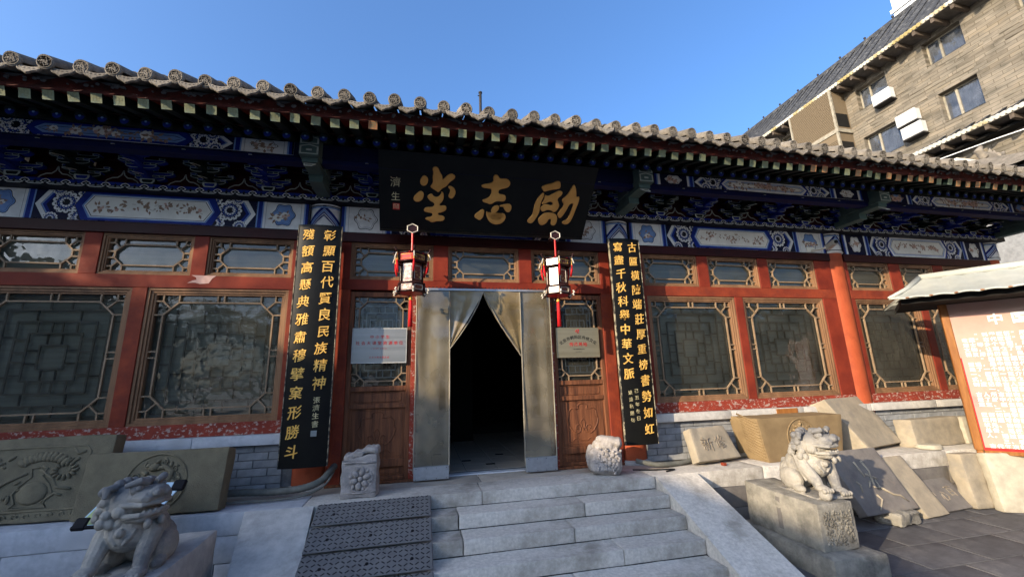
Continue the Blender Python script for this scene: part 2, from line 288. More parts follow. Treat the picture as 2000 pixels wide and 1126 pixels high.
def remesh(mb, name, mat, vox=.009, smooth=4, amp=.002, fs=25, seed=0):
    me = mb.mesh('tmp', mat); o = bpy.data.objects.new('tmp', me); COL.objects.link(o)
    a = o.modifiers.new('r', 'REMESH'); a.mode = 'VOXEL'; a.voxel_size = vox; a.use_smooth_shade = True
    if smooth:
        b = o.modifiers.new('s', 'SMOOTH'); b.iterations = smooth; b.factor = .5
    bpy.context.view_layer.update(); dg = bpy.context.evaluated_depsgraph_get()
    m2 = bpy.data.meshes.new_from_object(o.evaluated_get(dg)); bpy.data.objects.remove(o); m2.name = name
    n = len(m2.vertices); co = [0.0]*(3*n); m2.vertices.foreach_get('co', co); nr = [0.0]*(3*n); m2.vertex_normals.foreach_get('vector', nr)
    for i in range(0, 3*n, 3):
        a = noise.fractal(Vector((co[i]*fs+seed, co[i+1]*fs, co[i+2]*fs)), 1, 2, 4)*amp
        co[i] += nr[i]*a; co[i+1] += nr[i+1]*a; co[i+2] += nr[i+2]*a
    m2.vertices.foreach_set('co', co)
    m2.materials.clear(); m2.materials.append(mat)
    m2.polygons.foreach_set('use_smooth', [True]*len(m2.polygons)); m2.update(); return m2
_tc = {}
def glyph(ch, bold=0, ext=.02, bev=0):
    k = (ch, bold, ext, bev)
    if k not in _tc:
        cu = bpy.data.curves.new('t', 'FONT'); cu.body = ch; cu.size = 1; cu.offset = bold; cu.extrude = ext; cu.resolution_u = 3
        o = bpy.data.objects.new('t', cu); COL.objects.link(o); bpy.context.view_layer.update()
        me = bpy.data.meshes.new_from_object(o.evaluated_get(bpy.context.evaluated_depsgraph_get()))
        _tc[k] = ([v.co.copy() for v in me.vertices], [tuple(p.vertices) for p in me.polygons]); bpy.data.objects.remove(o); bpy.data.meshes.remove(me)
    return _tc[k]
def frame(org, ux, uy):
    ux = Vector(ux).normalized(); uy = Vector(uy).normalized(); n = ux.cross(uy)
    return Matrix(((ux.x, uy.x, n.x, org[0]), (ux.y, uy.y, n.y, org[1]), (ux.z, uy.z, n.z, org[2]), (0, 0, 0, 1)))
def chars(mb, F, items, bold=0, ext=.02, sx=1, warp=0, mi=0, italic=0):
    """items: (char, u, v, size) with u,v the centre of the character cell"""
    for ch, u, v, sz in items:
        if ch == ' ': continue
        vs, fs = glyph(ch, bold, ext)
        ox = .5 if ord(ch) > 255 else .3
        out = []
        for p in vs:
            x, y = p.x-ox, p.y-.37
            if warp:
                q = Vector((x*2.4+u*17, y*2.4+v*11, 3.3)); x += noise.noise(q)*warp; y += noise.noise(q+Vector((9, 4, 2)))*warp
            x += y*italic
            out.append(F @ Vector((u+x*sz*sx, v+y*sz, p.z*sz)))
        mb.add(out, fs, mi)
    return mb
GL = {'T1':[(-811,710),(-765,680),(-761,625),(-790,578),(-838,579),(-859,618),(-849,667)],'T2':[(-847,519),(-807,491),(-815,428),(-849,386),(-904,376),(-935,406),(-926,448),(-885,493)],'T3':[(-707,805),(-673,817),(-645,803),(-623,751),(-594,713),(-590,658),(-533,731),(-478,751),(-435,724),(-447,682),(-502,644),(-541,586),(-583,569),(-623,524),(-637,509),(-658,522),(-721,559),(-736,579),(-702,623),(-711,690),(-701,745),(-713,778)],'T4':[(-514,601),(-457,591),(-427,545),(-428,495),(-458,446),(-494,444),(-516,475),(-497,519),(-491,554),(-520,573)],'T5':[(-768,466),(-713,497),(-691,457),(-635,453),(-595,505),(-609,525),(-574,514),(-567,451),(-584,400),(-618,369),(-611,348),(-554,359),(-529,339),(-533,295),(-594,263),(-629,261),(-635,231),(-571,228),(-542,200),(-569,154),(-640,155),(-704,128),(-740,153),(-790,172),(-776,194),(-713,205),(-693,250),(-756,256),(-803,265),(-806,301),(-772,324),(-702,326),(-674,359),(-689,383),(-731,398),(-767,438)],'Z1':[(60,786),(99,757),(111,730),(196,739),(243,711),(254,669),(228,625),(141,604),(106,581),(117,538),(199,539),(214,486),(192,448),(87,449),(45,417),(9,401),(-21,416),(-81,427),(-90,455),(-47,470),(2,495),(21,546),(17,596),(-27,600),(-93,603),(-117,629),(-96,649),(-3,665),(38,696),(23,744)],'Z2':[(-90,336),(-52,331),(-53,294),(-63,234),(-102,190),(-140,207),(-176,228),(-167,273),(-124,305)],'Z3':[(-29,317),(-3,304),(13,260),(61,218),(137,215),(187,248),(192,281),(167,307),(221,292),(234,235),(194,172),(112,145),(42,165),(-7,215),(-26,273)],'Z4':[(70,390),(129,401),(136,349),(99,303),(55,290),(31,314),(42,359)],'Z5':[(136,401),(239,429),(290,418),(298,359),(272,316),(234,318),(200,353),(190,382),(138,382)],'L1':[(655,661),(697,696),(802,722),(859,760),(903,751),(919,687),(904,657),(828,644),(753,624),(701,606),(682,634)],'L2':[(686,598),(714,585),(702,532),(679,472),(672,396),(672,336),(628,242),(588,186),(540,191),(518,220),(547,268),(582,300),(589,376),(602,467),(639,543)],'L3':[(720,578),(762,551),(834,600),(906,642),(956,623),(947,578),(891,530),(913,486),(935,442),(911,380),(868,347),(833,375),(769,379),(740,355),(701,353),(672,396),(713,444),(759,454),(825,435),(844,467),(801,494),(728,452),(682,449),(714,504)],'L4':[(742,340),(820,347),(902,334),(930,273),(921,195),(884,170),(841,191),(849,254),(815,267),(791,204),(725,162),(673,198),(666,259),(700,299)],'L5':[(1089,736),(1123,694),(1142,621),(1152,561),(1190,586),(1196,519),(1170,426),(1141,301),(1104,220),(1059,195),(1004,207),(999,238),(1072,273),(1099,360),(1129,484),(1073,481),(1033,372),(974,276),(940,289),(918,334),(965,398),(995,469),(959,497),(961,534),(1024,591),(1054,659)]}
# ---------------------------------------------------------------- ground, terrace, stairs
GZ = -.65
MB().box(-220, 220, -220, 220, GZ-.5, GZ-.012).obj('ground', pm('bounce_ground_concrete', (.50, .46, .40), (.42, .385, .33), 2, .9, .2, 20, rnd=0), kind='structure')  # ground made extra pale to bounce light into the shaded front
pav = tag(MB().box(-6, 10.2, -5.2, -.74, GZ-.3, GZ-.008).obj('courtyard_pavement', MORTAR), kind='structure')
rr = random.Random(3)
pst = [rock('paving_stone', (.736, .436, .05), PAVE, .006, .002, 6, k, 9) for k in range(4)]
for j in range(10):
    y = -.98-j*.45
    for i in range(22):
        x = -5.6+i*.75+(.37 if j % 2 else 0)
        if -1.6 < x < 1.4 or (x < -1.6 and y < -3.5): continue
        inst('paving_stone', rr.choice(pst), pav, TR((x, y, GZ-.05+rr.uniform(-.002, .002)), 0, 0, rr.choice((0, math.pi))))
ter = tag(MB().box(-11, 9.9, -.70, 6, GZ-.3, -.19).obj('terrace', MORTAR), kind='structure')
MB().box(-11, 9.9, -.42, -.05, -.188, -.004).obj('terrace_core', MORTAR, ter)
x = -11.0; k = 0                                   # kerb stones along the terrace edge
joints = [-11, -9.3, -7.7, -6.1, -4.55, -3.05, -1.9, -.15, 1.86, 3.35, 4.75, 6.35, 8.1, 9.9]
for a, b in zip(joints, joints[1:]):
    me = rock('kerb_stone', (b-a-.006, .42, .19), STONEB if b < -1.8 else STEPS, .008, .0025, 14, k+10, 6); k += 1  # left kerb takes the bluish stone: skylight tint put into the colour
    inst('kerb_stone', me, ter, TR(((a+b)/2, -.55-(.0 if b < 3 else -.02), -.19)))
for i in range(14):                                # floor slabs behind the kerb
    a = -10.6+i*1.5; me = rock('floor_stone', (1.494, .56, .12), FLOORS, .005, .002, 10, i+40, 6)
    inst('floor_stone', me, ter, TR((a+.75, -.055, -.1222)))
for row in range(2):                               # wall below the kerb
    for i in range(20):
        a = -11+i*1.05+(.5 if row else 0)
        if -2.2 < a < .9: continue
        me = rock('wall_stone', (1.04, .1, .225), STONEB if a < 0 else SLABG, .006, .004, 8, i+row*31, 6)
        inst('wall_stone', me, ter, TR((a+.52, -.70, GZ+row*.232)))
DFOOT = pm('dark_riser_foot', (.05, .048, .045), None, 20, .9, .2)
st = tag(MB().box(-1.88, 1.84, -1.60, -.74, GZ-.1, -.56).obj('stairs', MORTAR), kind='structure')
jn = {1: [-1.9, -.42, .88, 1.86], 2: [-1.9, -.40, .66, 1.86], 3: [-1.9, -.95, 1.02, 1.86], 4: [-1.9, -.2, .52, 1.86]}
for s in range(1, 5):
    for a, b in zip(jn[s], jn[s][1:]):
        me = rock('step_stone', (b-a-.008, .325, .131), STEPS, .007, .0040, 26, s*7+int(a*10), 7)
        inst('step_stone', me, st, TR(((a+b)/2, -.76-.27*s+.163, -.13*s-.132)))
for s in range(0, 4): MB().box(-1.87, 1.85, -.7635-.27*s, -.755-.27*s, -.13*(s+1)-.001, -.13*(s+1)+.006).obj('riser_foot_line', DFOOT, st)  # thin dark strip along the foot of each riser
def wedge(pts_top, th, name, seed, mat=STEPS):     # sloping slab: four top corners (back l, back r, front r, front l)
    m = MB(); t = [Vector(p) for p in pts_top]; n = 14; w_ = 6; vs = []; fs = []
    for i in range(n+1):
        for j in range(w_+1):
            p = (t[0].lerp(t[1], j/w_)).lerp(t[3].lerp(t[2], j/w_), i/n); e = i in (0, n) or j in (0, w_)
            p.z += noise.noise(p*5+Vector((seed, 0, 0)))*.003-(.004 if e else 0); vs.append(p)
    for i in range(n):
        for j in range(w_): a = i*(w_+1)+j; fs.append((a, a+w_+1, a+w_+2, a+1))
    m.add(vs, fs)
    for P, Q in ((0, 1), (1, 2), (2, 3), (3, 0)):
        dz = Vector((0, 0, -th)); e = Vector((0, 0, -.004)); m.add([t[P]+e, t[P]+dz, t[Q]+dz, t[Q]+e], [(0, 1, 2, 3)])
    return m.obj(name, mat, st)
wedge([(1.866, -.765, .004), (2.405, -.765, .004), (2.405, -2.27, -.63), (1.866, -2.27, -.66)], .17, 'cheek_slab', 1)
wedge([(-2.39, -.765, .004), (-1.79, -.765, .004), (-1.66, -2.1, -.60), (-2.12, -2.0, -.60)], .17, 'cheek_slab', 2, STONE)
for x0, x1, mt in ((1.9, 2.36, SLABG), (-2.2, -1.85, SLABG)):
    m = MB(); m.add([(x0, -.7, GZ), (x1, -.7, GZ), (x1, -.7, -.19), (x0, -.7, -.19), (x0, -1.85, GZ), (x1, -1.85, GZ)], [(0, 3, 4), (1, 5, 2), (3, 2, 5, 4), (0, 4, 5, 1)]); m.obj('cheek_wall', mt, st)
# rubber ramp mats
rm = MB(); rm.cbox(-.532, .532, -.139, .139, 0, .022, .008)
for gx in range(23):
    for gy in range(6):
        x = -.51+gx*.0455+.002; y = -.122+gy*.0488; a = R(38 if (gx+gy) % 2 else -38)
        rm.box(-.0165, .0165, -.0042, .0042, .0215, .0235, 1, TR((x, y, 0), 0, 0, a))
for px in (-.36, 0, .36): rm.cyl((px, -.02), .014, .0222, .0262, 12, 2)
rme = rm.mesh('rubber_mat', [RUB, RUBD, RUBD])
ang = math.atan(.48)
lab = ['topmost ribbed rubber ramp mat lying below the flower stone', 'second ribbed rubber ramp mat counted down from the terrace', 'third ribbed rubber ramp mat counted down from the terrace', 'fourth ribbed rubber ramp mat, lowest and cut by the photo edge', 'ribbed rubber ramp mat at the foot of the steps']
for i in range(5):
    yc = -.775-.132-.265*i; o = inst('rubber_ramp_mat', rme, None, TR((-1.213+.004*i, yc, -.48*(-yc-.76)+.012), R(25.6-2.4), 0, R(.3)), label=lab[i], cat='ramp mat', group='rubber ramp mats laid over the steps')
# ---------------------------------------------------------------- the hall
H = empty('painted_hall', 'low red timber hall with painted eaves, grey roof tiles and latticed windows', 'hall', (0, 0, 0))
CX = [-9.75, -5.9, -2.05, 2.03, 6.01, 9.7]
cm = MB(); cm.tube([(0, 0, z) for z in (0, .02, .05, 1.2, 2.4, 3.06)], [.215, .215, .215, .215, .215, .213], 40)
cme = smooth_auto(cm.mesh('column', COLR), 30)
cb = MB(); cb.tube([(0, 0, 0), (0, 0, .03), (0, 0, .05)], [.26, .255, .22], 32); cbm = smooth_auto(cb.mesh('column_base', STONE), 30)
hd = MB(); rH = .2165                              # painted column head
hd.tube([(0, 0, 3.03), (0, 0, 3.045), (0, 0, 3.06), (0, 0, 3.35), (0, 0, 3.37)], [.215, .23, .215, .215, .225], 40, 0)
def cbar(a, b, wd, mi, k, n=8):
    for i in range(n):
        p = [a[0]+(b[0]-a[0])*i/n, a[1]+(b[1]-a[1])*i/n]; q = [a[0]+(b[0]-a[0])*(i+1)/n, a[1]+(b[1]-a[1])*(i+1)/n]; vs = []
        for s, dz in ((p, -wd/2), (q, -wd/2), (q, wd/2), (p, wd/2)):
            t = -math.pi/2+s[0]/rH; rad = rH+.0012*k; vs.append((rad*math.cos(t), rad*math.sin(t), s[1]+dz))
        hd.add(vs, [(0, 1, 2, 3)], mi)
for k, (o_, mi, wd) in enumerate(((0, 1, .05), (0, 3, .008), (.05, 2, .03), (.085, 1, .022), (.12, 3, .012), (.14, 1, .012))):
    for sg in (-1, 1):
        cbar((sg*(.26-o_), 3.075+(o_ > .13)*.02), (0, 3.335-o_*.9), wd, mi, k+1)
cbar((-.3, 3.075), (.3, 3.075), .012, 3, 8); cbar((-.3, 3.345), (.3, 3.345), .014, 3, 8); cbar((-.3, 3.325), (.3, 3.325), .018, 2, 7)
hme = smooth_auto(hd.mesh('column_head', [WHITE, BLUE, LBLUE, BLACK]), 30)
for x in CX:
    inst('column', cme, H, TR((x, .105, 0))); inst('column_head', hme, H, TR((x, .09, .03)))
    if x < 6: inst('column_base', cbm, H, TR((x, .105, .0)))
def rail(nm, x0, x1, z0, z1, mat, y0=-.06, y1=.07): MB().cbox(x0, x1, y0, y1, z0, z1, .004).obj(nm, mat, H)
def lattice(mb, x0, x1, z0, z1, a, c, y0=-.012, y1=.012, wd=.017, mid=(1, 1), mi=0):
    W, Hh = x1-x0, z1-z0; A = lambda u, v: (x0+u, z0+v)
    Ps = [(a+c, a), (W-a-c, a), (W-a, a+c), (W-a, Hh-a-c), (W-a-c, Hh-a), (a+c, Hh-a), (a, Hh-a-c), (a, a+c)]
    for i in range(8): mb.bar(A(*Ps[i]), A(*Ps[(i+1) % 8]), wd, y0-.001*(i % 2), y1, mi)
    for sx in (0, 1):
        for sz in (0, 1):
            X = lambda u: W-u if sx else u
            Z = lambda v: Hh-v if sz else v
            q = a*.62+c*.12
            for p1, p2, dd in (((a+c, a), (a+c, 0), .002), ((a, a+c), (0, a+c), .003), ((a+c/2, a+c/2), (q, q), .004), ((q, q), (q, 0), .002), ((q, q), (0, q), .003)):
                mb.bar(A(X(p1[0]), Z(p1[1])), A(X(p2[0]), Z(p2[1])), wd*.9, y0-dd+.004, y1-dd*.5, mi)
    for ax, n in ((0, mid[0]), (1, mid[1])):
        for k in range(n):
            L = (W if ax == 0 else Hh); ctr = L*(k+1)/(n+1)
            for d in (-.035, .035):
                for far in (0, 1):
                    if ax == 0:
                        u = ctr+d; v0, v1 = (0, a) if not far else (Hh-a, Hh); mb.bar(A(u, v0), A(u, v1), wd*.9, y0+.002, y1-.002, mi)
                    else:
                        v = ctr+d; u0, u1 = (0, a) if not far else (W-a, W); mb.bar(A(u0, v), A(u1, v), wd*.9, y0+.002, y1-.002, mi)
def maze(mb, x0, x1, z0, z1, y0, y1, wd=.016, mi=0):
    cx_, cz = (x0+x1)/2, (z0+z1)/2; W, Hh = (x1-x0)/2, (z1-z0)/2; n = 5
    for k in range(1, n+1):
        a, b = W*k/(n+.1), Hh*k/(n+.1)
        for p, q in (((-a, -b), (a, -b)), ((a, -b), (a, b)), ((a, b), (-a, b)), ((-a, b), (-a, -b))):
            mb.bar((cx_+p[0], cz+p[1]), (cx_+q[0], cz+q[1]), wd, y0-.001*k, y1, mi)
        if k < n:
            a2, b2 = W*(k+1)/(n+.1), Hh*(k+1)/(n+.1)
            for s in (-1, 1):
                for f in ((-.55, .55) if k % 2 else (-.2, .75)):
                    mb.bar((cx_+s*f*a, cz+b), (cx_+s*f*a, cz+b2), wd, y0+.002, y1-.002, mi); mb.bar((cx_-s*f*a, cz-b), (cx_-s*f*a, cz-b2), wd, y0+.002, y1-.002, mi)
                    mb.bar((cx_+a, cz+s*f*b), (cx_+a2, cz+s*f*b), wd, y0+.003, y1-.003, mi); mb.bar((cx_-a, cz-s*f*b), (cx_-a2, cz-s*f*b), wd, y0+.003, y1-.003, mi)
def moulding(mb, x0, x1, z0, z1, steps, mi=0):     # stepped rectangular frame; steps: (inset0, inset1, y0, y1)
    for i0, i1, y0, y1 in steps:
        mb.cbox(x0+i0, x1-i0, y0, y1, z0+i0, z0+i1, .003, mi); mb.cbox(x0+i0, x1-i0, y0, y1, z1-i1, z1-i0, .003, mi)
        mb.cbox(x0+i0, x0+i1, y0, y1, z0+i1, z1-i1, .003, mi); mb.cbox(x1-i1, x1-i0, y0, y1, z0+i1, z1-i1, .003, mi)
def window(x0, x1, z0, z1, big, lit=None):
    fr = MB()
    if big: moulding(fr, x0, x1, z0, z1, [(0, .03, -.045, .06), (.03, .058, -.03, .06), (.058, .08, -.016, .05)]); e = .08; a, c, mid = .085, .145, (1, 1)
    else: moulding(fr, x0, x1, z0, z1, [(0, .022, -.045, .06), (.022, .042, -.03, .06), (.042, .055, -.018, .05)]); e = .055; a, c, mid = .065, .085, (0, 1)
    o = fr.obj('window', WOODG, H)
    lt = MB(); lattice(lt, x0+e, x1-e, z0+e, z1-e, a, c, mid=mid); lt.obj('lattice', LATT, o)
    gm = MB(); gm.add([(x0+e-.01, .022, z0+e-.01), (x1-e+.01, .022, z0+e-.01), (x1-e+.01, .022, z1-e+.01), (x0+e-.01, .022, z1-e+.01)], [(0, 1, 2, 3)]); gm.obj('pane', GLASS, o)
    if big:
        iz = MB(); maze(iz, x0+.12, x1-.12, z0+.1, z1-.1, .10, .118); iz.obj('inner_lattice', INLAT, o)
    MB().box(x0+.01, x1-.01, .15 if big else .13, .16 if big else .14, z0+.01, z1-.01).obj('inner_screen', BACKB, o)
ZB0, ZB1, ZT0, ZT1 = .76, 2.285, 2.435, 2.925
BAYS = [(-9.75, -5.9, [(-9.3, -7.8), (-7.65, -6.15)], [(-9.35, -8.45), (-8.3, -7.3), (-7.1, -6.15)]),
        (-5.9, -2.05, [(-5.51, -4.03), (-3.88, -2.40)], [(-5.50, -4.58), (-4.41, -3.48), (-3.325, -2.39)]),
        (2.03, 6.01, [(2.42, 3.91), (4.05, 5.58)], [(2.40, 3.325), (3.51, 4.43), (4.615, 5.54)]),
        (6.01, 9.7, [(6.24, 7.63), (7.78, 9.12)], [(6.22, 7.12), (7.36, 8.14), (8.36, 9.12)])]
for bi, (ca, cb_, wins, trs) in enumerate(BAYS):
    a, b = ca+.15, cb_-.15
    rail('top_rail', a, b, 2.925, 3.05, DRED, -.085); rail('middle_rail', a, b, 2.285, 2.435, PEEL2 if bi != 1 else RED); rail('bottom_rail', a, b, .622, .76, PEEL)
    px = a
    for x0, x1 in wins+[(b, b)]:
        rail('post', px, x0, .76, 2.285, RED if bi != 1 else PEEL2, -.058); px = x1
    px = a
    for x0, x1 in trs+[(b, b)]:
        rail('post', px, x0, 2.435, 2.925, RED, -.058); px = x1
    for x0, x1 in wins: window(x0, x1, ZB0, ZB1, True)
    for x0, x1 in trs: window(x0, x1, ZT0, ZT1, False)
    # sill stones and the brick wall below
    if bi == 2: b = 6.0
    if bi == 3: a = 6.005
    xs = a; kk = 0
    while xs < b-.05:
        xe = min(b, xs+[1.32, 1.24, 1.18][kk % 3]); kk += 1
        me = rock('sill_stone', (xe-xs-.004, .17, .108), STONEB if bi < 2 else STONE, .006, .0015, 10, kk+bi*5, 6); inst('sill_stone', me, H, TR(((xs+xe)/2, -.055, .512)))
        xs = xe
    bw = MB().box(a, b, -.052, .08, .05, .512).obj('brick_wall', MORTAR, H)
    bm_ = [MB().cbox(0, .292, 0, .03, 0, .078, .004).mesh('brick', BRICK), MB().cbox(0, .142, 0, .03, 0, .078, .004).mesh('brick', BRICK)]
    if bi > 0:
        for r_i in range(6):
            x = a+.004; z = .0+.012+r_i*.084
            if r_i % 2: inst('brick', bm_[1], bw, TR((x, -.066, z))); x += .15
            while x+.29 < b: inst('brick', bm_[0], bw, TR((x, -.066+rr.uniform(-.002, .001), z))); x += .30
            if x+.14 < b: inst('brick', bm_[1], bw, TR((x, -.066, z)))
    a, b = ca+.05, cb_-.05
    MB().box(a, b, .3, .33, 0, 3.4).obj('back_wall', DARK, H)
# centre bay
rail('top_rail', -1.85, 1.85, 2.925, 3.05, DRED, -.085); rail('middle_rail', -1.85, 1.85, 2.30, 2.435, RED)
px = -1.85
for x0, x1 in [(-1.71, -.67), (-.475, .50), (.68, 1.70), (1.85, 1.85)]:
    rail('post', px, x0, 2.435, 2.925, RED, -.058); px = x1
for x0, x1 in [(-1.71, -.67), (-.475, .50), (.68, 1.70)]: window(x0, x1, ZT0, ZT1, False)
for x0, x1, mt in ((-1.85, -1.69, PEEL2), (-.93, -.85, PEEL), (.88, .95, PEEL), (1.69, 1.85, PEEL2)): rail('door_post', x0, x1, 0, 2.30, mt, -.058)
def leaf(x0, x1, nm='door_leaf'):
    m = MB(); y = -.03
    for a, b in ((x0, x0+.055), (x1-.055, x1)): m.cbox(a, b, y, .03, 0.03, 2.28, .005)
    for z0, z1 in ((.03, .075), (.175, .26), (.845, .90), (1.045, 1.105), (2.215, 2.28)): m.cbox(x0+.055, x1-.055, y+.002, .028, z0, z1, .004)
    o = m.obj(nm, DOORW, H); xa, xb = x0+.055, x1-.055; xc = (xa+xb)/2
    def scroll(mb, pts, r=.008, yy=-.014): mb.tube([(p[0], yy, p[1]) for p in pts], r, 6)
    for z0, z1 in ((.075, .175), (.90, 1.045)):
        p = MB(); p.box(xa, xb, .0, .02, z0, z1); b_ = .018; n = []
        w0, w1, h0, h1 = xa+.05, xb-.05, z0+b_, z1-b_
        for t in range(33):
            u = t/32*2*math.pi; ex = lambda c: math.copysign(abs(c)**.35, c)
            n.append(((w0+w1)/2+(w1-w0)/2*ex(math.cos(u)), (h0+h1)/2+(h1-h0)/2*ex(math.sin(u))*(.75 if abs(math.cos(u)) > .93 else 1)))
        scroll(p, n, .006, -.002); p.obj('small_panel', DOORW, o)
    p = MB(); p.box(xa, xb, .0, .02, .26, .845)
    for s in (-1, 1):                              # carved ruyi cloud scrolls
        L = [(0, .80), (.04, .795), (.07, .765), (.06, .735), (.10, .73), (.16, .74), (.20, .70), (.20, .64), (.225, .60), (.20, .52), (.15, .45), (.10, .42), (.05, .44), (.035, .49), (.06, .53), (.10, .52), (.105, .485), (.08, .475)]
        q = []
        for i in range(len(L)-1):
            for t in range(4):
                f = t/4; q.append((xc+s*(L[i][0]*(1-f)+L[i+1][0]*f)*.98, (L[i][1]*(1-f)+L[i+1][1]*f)))
        scroll(p, q, .0085, -.001)
        scroll(p, [(xc+s*u, v) for u, v in ((.0, .33), (.05, .33), (.09, .36), (.13, .355), (.16, .32), (.21, .32))], .007, -.001)
        scroll(p, [(xc+s*u, v) for u, v in ((.0, .60), (.03, .57), (.02, .50), (.0, .46))], .007, -.001)
    bx = [(xa+.03, .29), (xb-.03, .29), (xb-.03, .82), (xa+.03, .82), (xa+.03, .29)]; scroll(p, bx, .005, .0)
    p.obj('carved_panel', DOORW, o)
    lt = MB(); lattice(lt, xa, xb, 1.105, 2.215, .06, .09, mid=(0, 1), wd=.015); lt.obj('lattice', LATT, o)
    gm = MB(); gm.add([(xa, .016, 1.105), (xb, .016, 1.105), (xb, .016, 2.215), (xa, .016, 2.215)], [(0, 1, 2, 3)]); gm.obj('pane', GLASS, o)
    iz = MB(); maze(iz, xa+.09, xb-.09, 1.2, 2.12, .06, .075, .014); iz.obj('inner_lattice', GREYP, o)
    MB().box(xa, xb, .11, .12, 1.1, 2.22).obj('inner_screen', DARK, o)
leaf(-1.69, -.93); leaf(.95, 1.69)
MB().cbox(-1.85, -.86, -.07, .07, 0, .03, .004).obj('threshold', DOORW, H); MB().cbox(.89, 1.85, -.07, .07, 0, .03, .004).obj('threshold', DOORW, H)
MB().cbox(-.85, .88, .06, .16, -.02, .012, .004).obj('threshold', STONEB, H)
# dark room behind the door
rmx = MB(); rmx.box(-4, 4, .24, 7, -.1, -.0015); ro = rmx.obj('room_floor', MORTAR, H)
for i in range(12):
    for j in range(9):
        x, y = -2.3+i*.42, .3+j*.42
        inst('floor_tile', None or (MATS.get('_ft') or MATS.setdefault('_ft', MB().cbox(0, .412, 0, .412, -.02, .002, .002).mesh('floor_tile', ITILE))), ro, TR((x, y, 0)))
MATS.pop('_ft', None)
for x, y in ((-.2, .95), (.35, 1.3), (-.6, 1.65), (.8, .7), (.1, .6)): MB().box(x, x+.13, y, y+.09, .0, .004).obj('inset_tile', DARK, ro)
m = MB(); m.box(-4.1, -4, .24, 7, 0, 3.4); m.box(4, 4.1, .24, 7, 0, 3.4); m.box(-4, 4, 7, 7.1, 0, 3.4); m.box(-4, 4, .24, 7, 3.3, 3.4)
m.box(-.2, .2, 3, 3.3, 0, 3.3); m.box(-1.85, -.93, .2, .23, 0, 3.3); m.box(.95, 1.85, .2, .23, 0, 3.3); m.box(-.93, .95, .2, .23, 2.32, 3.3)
m.obj('room_wall', DARK, H)
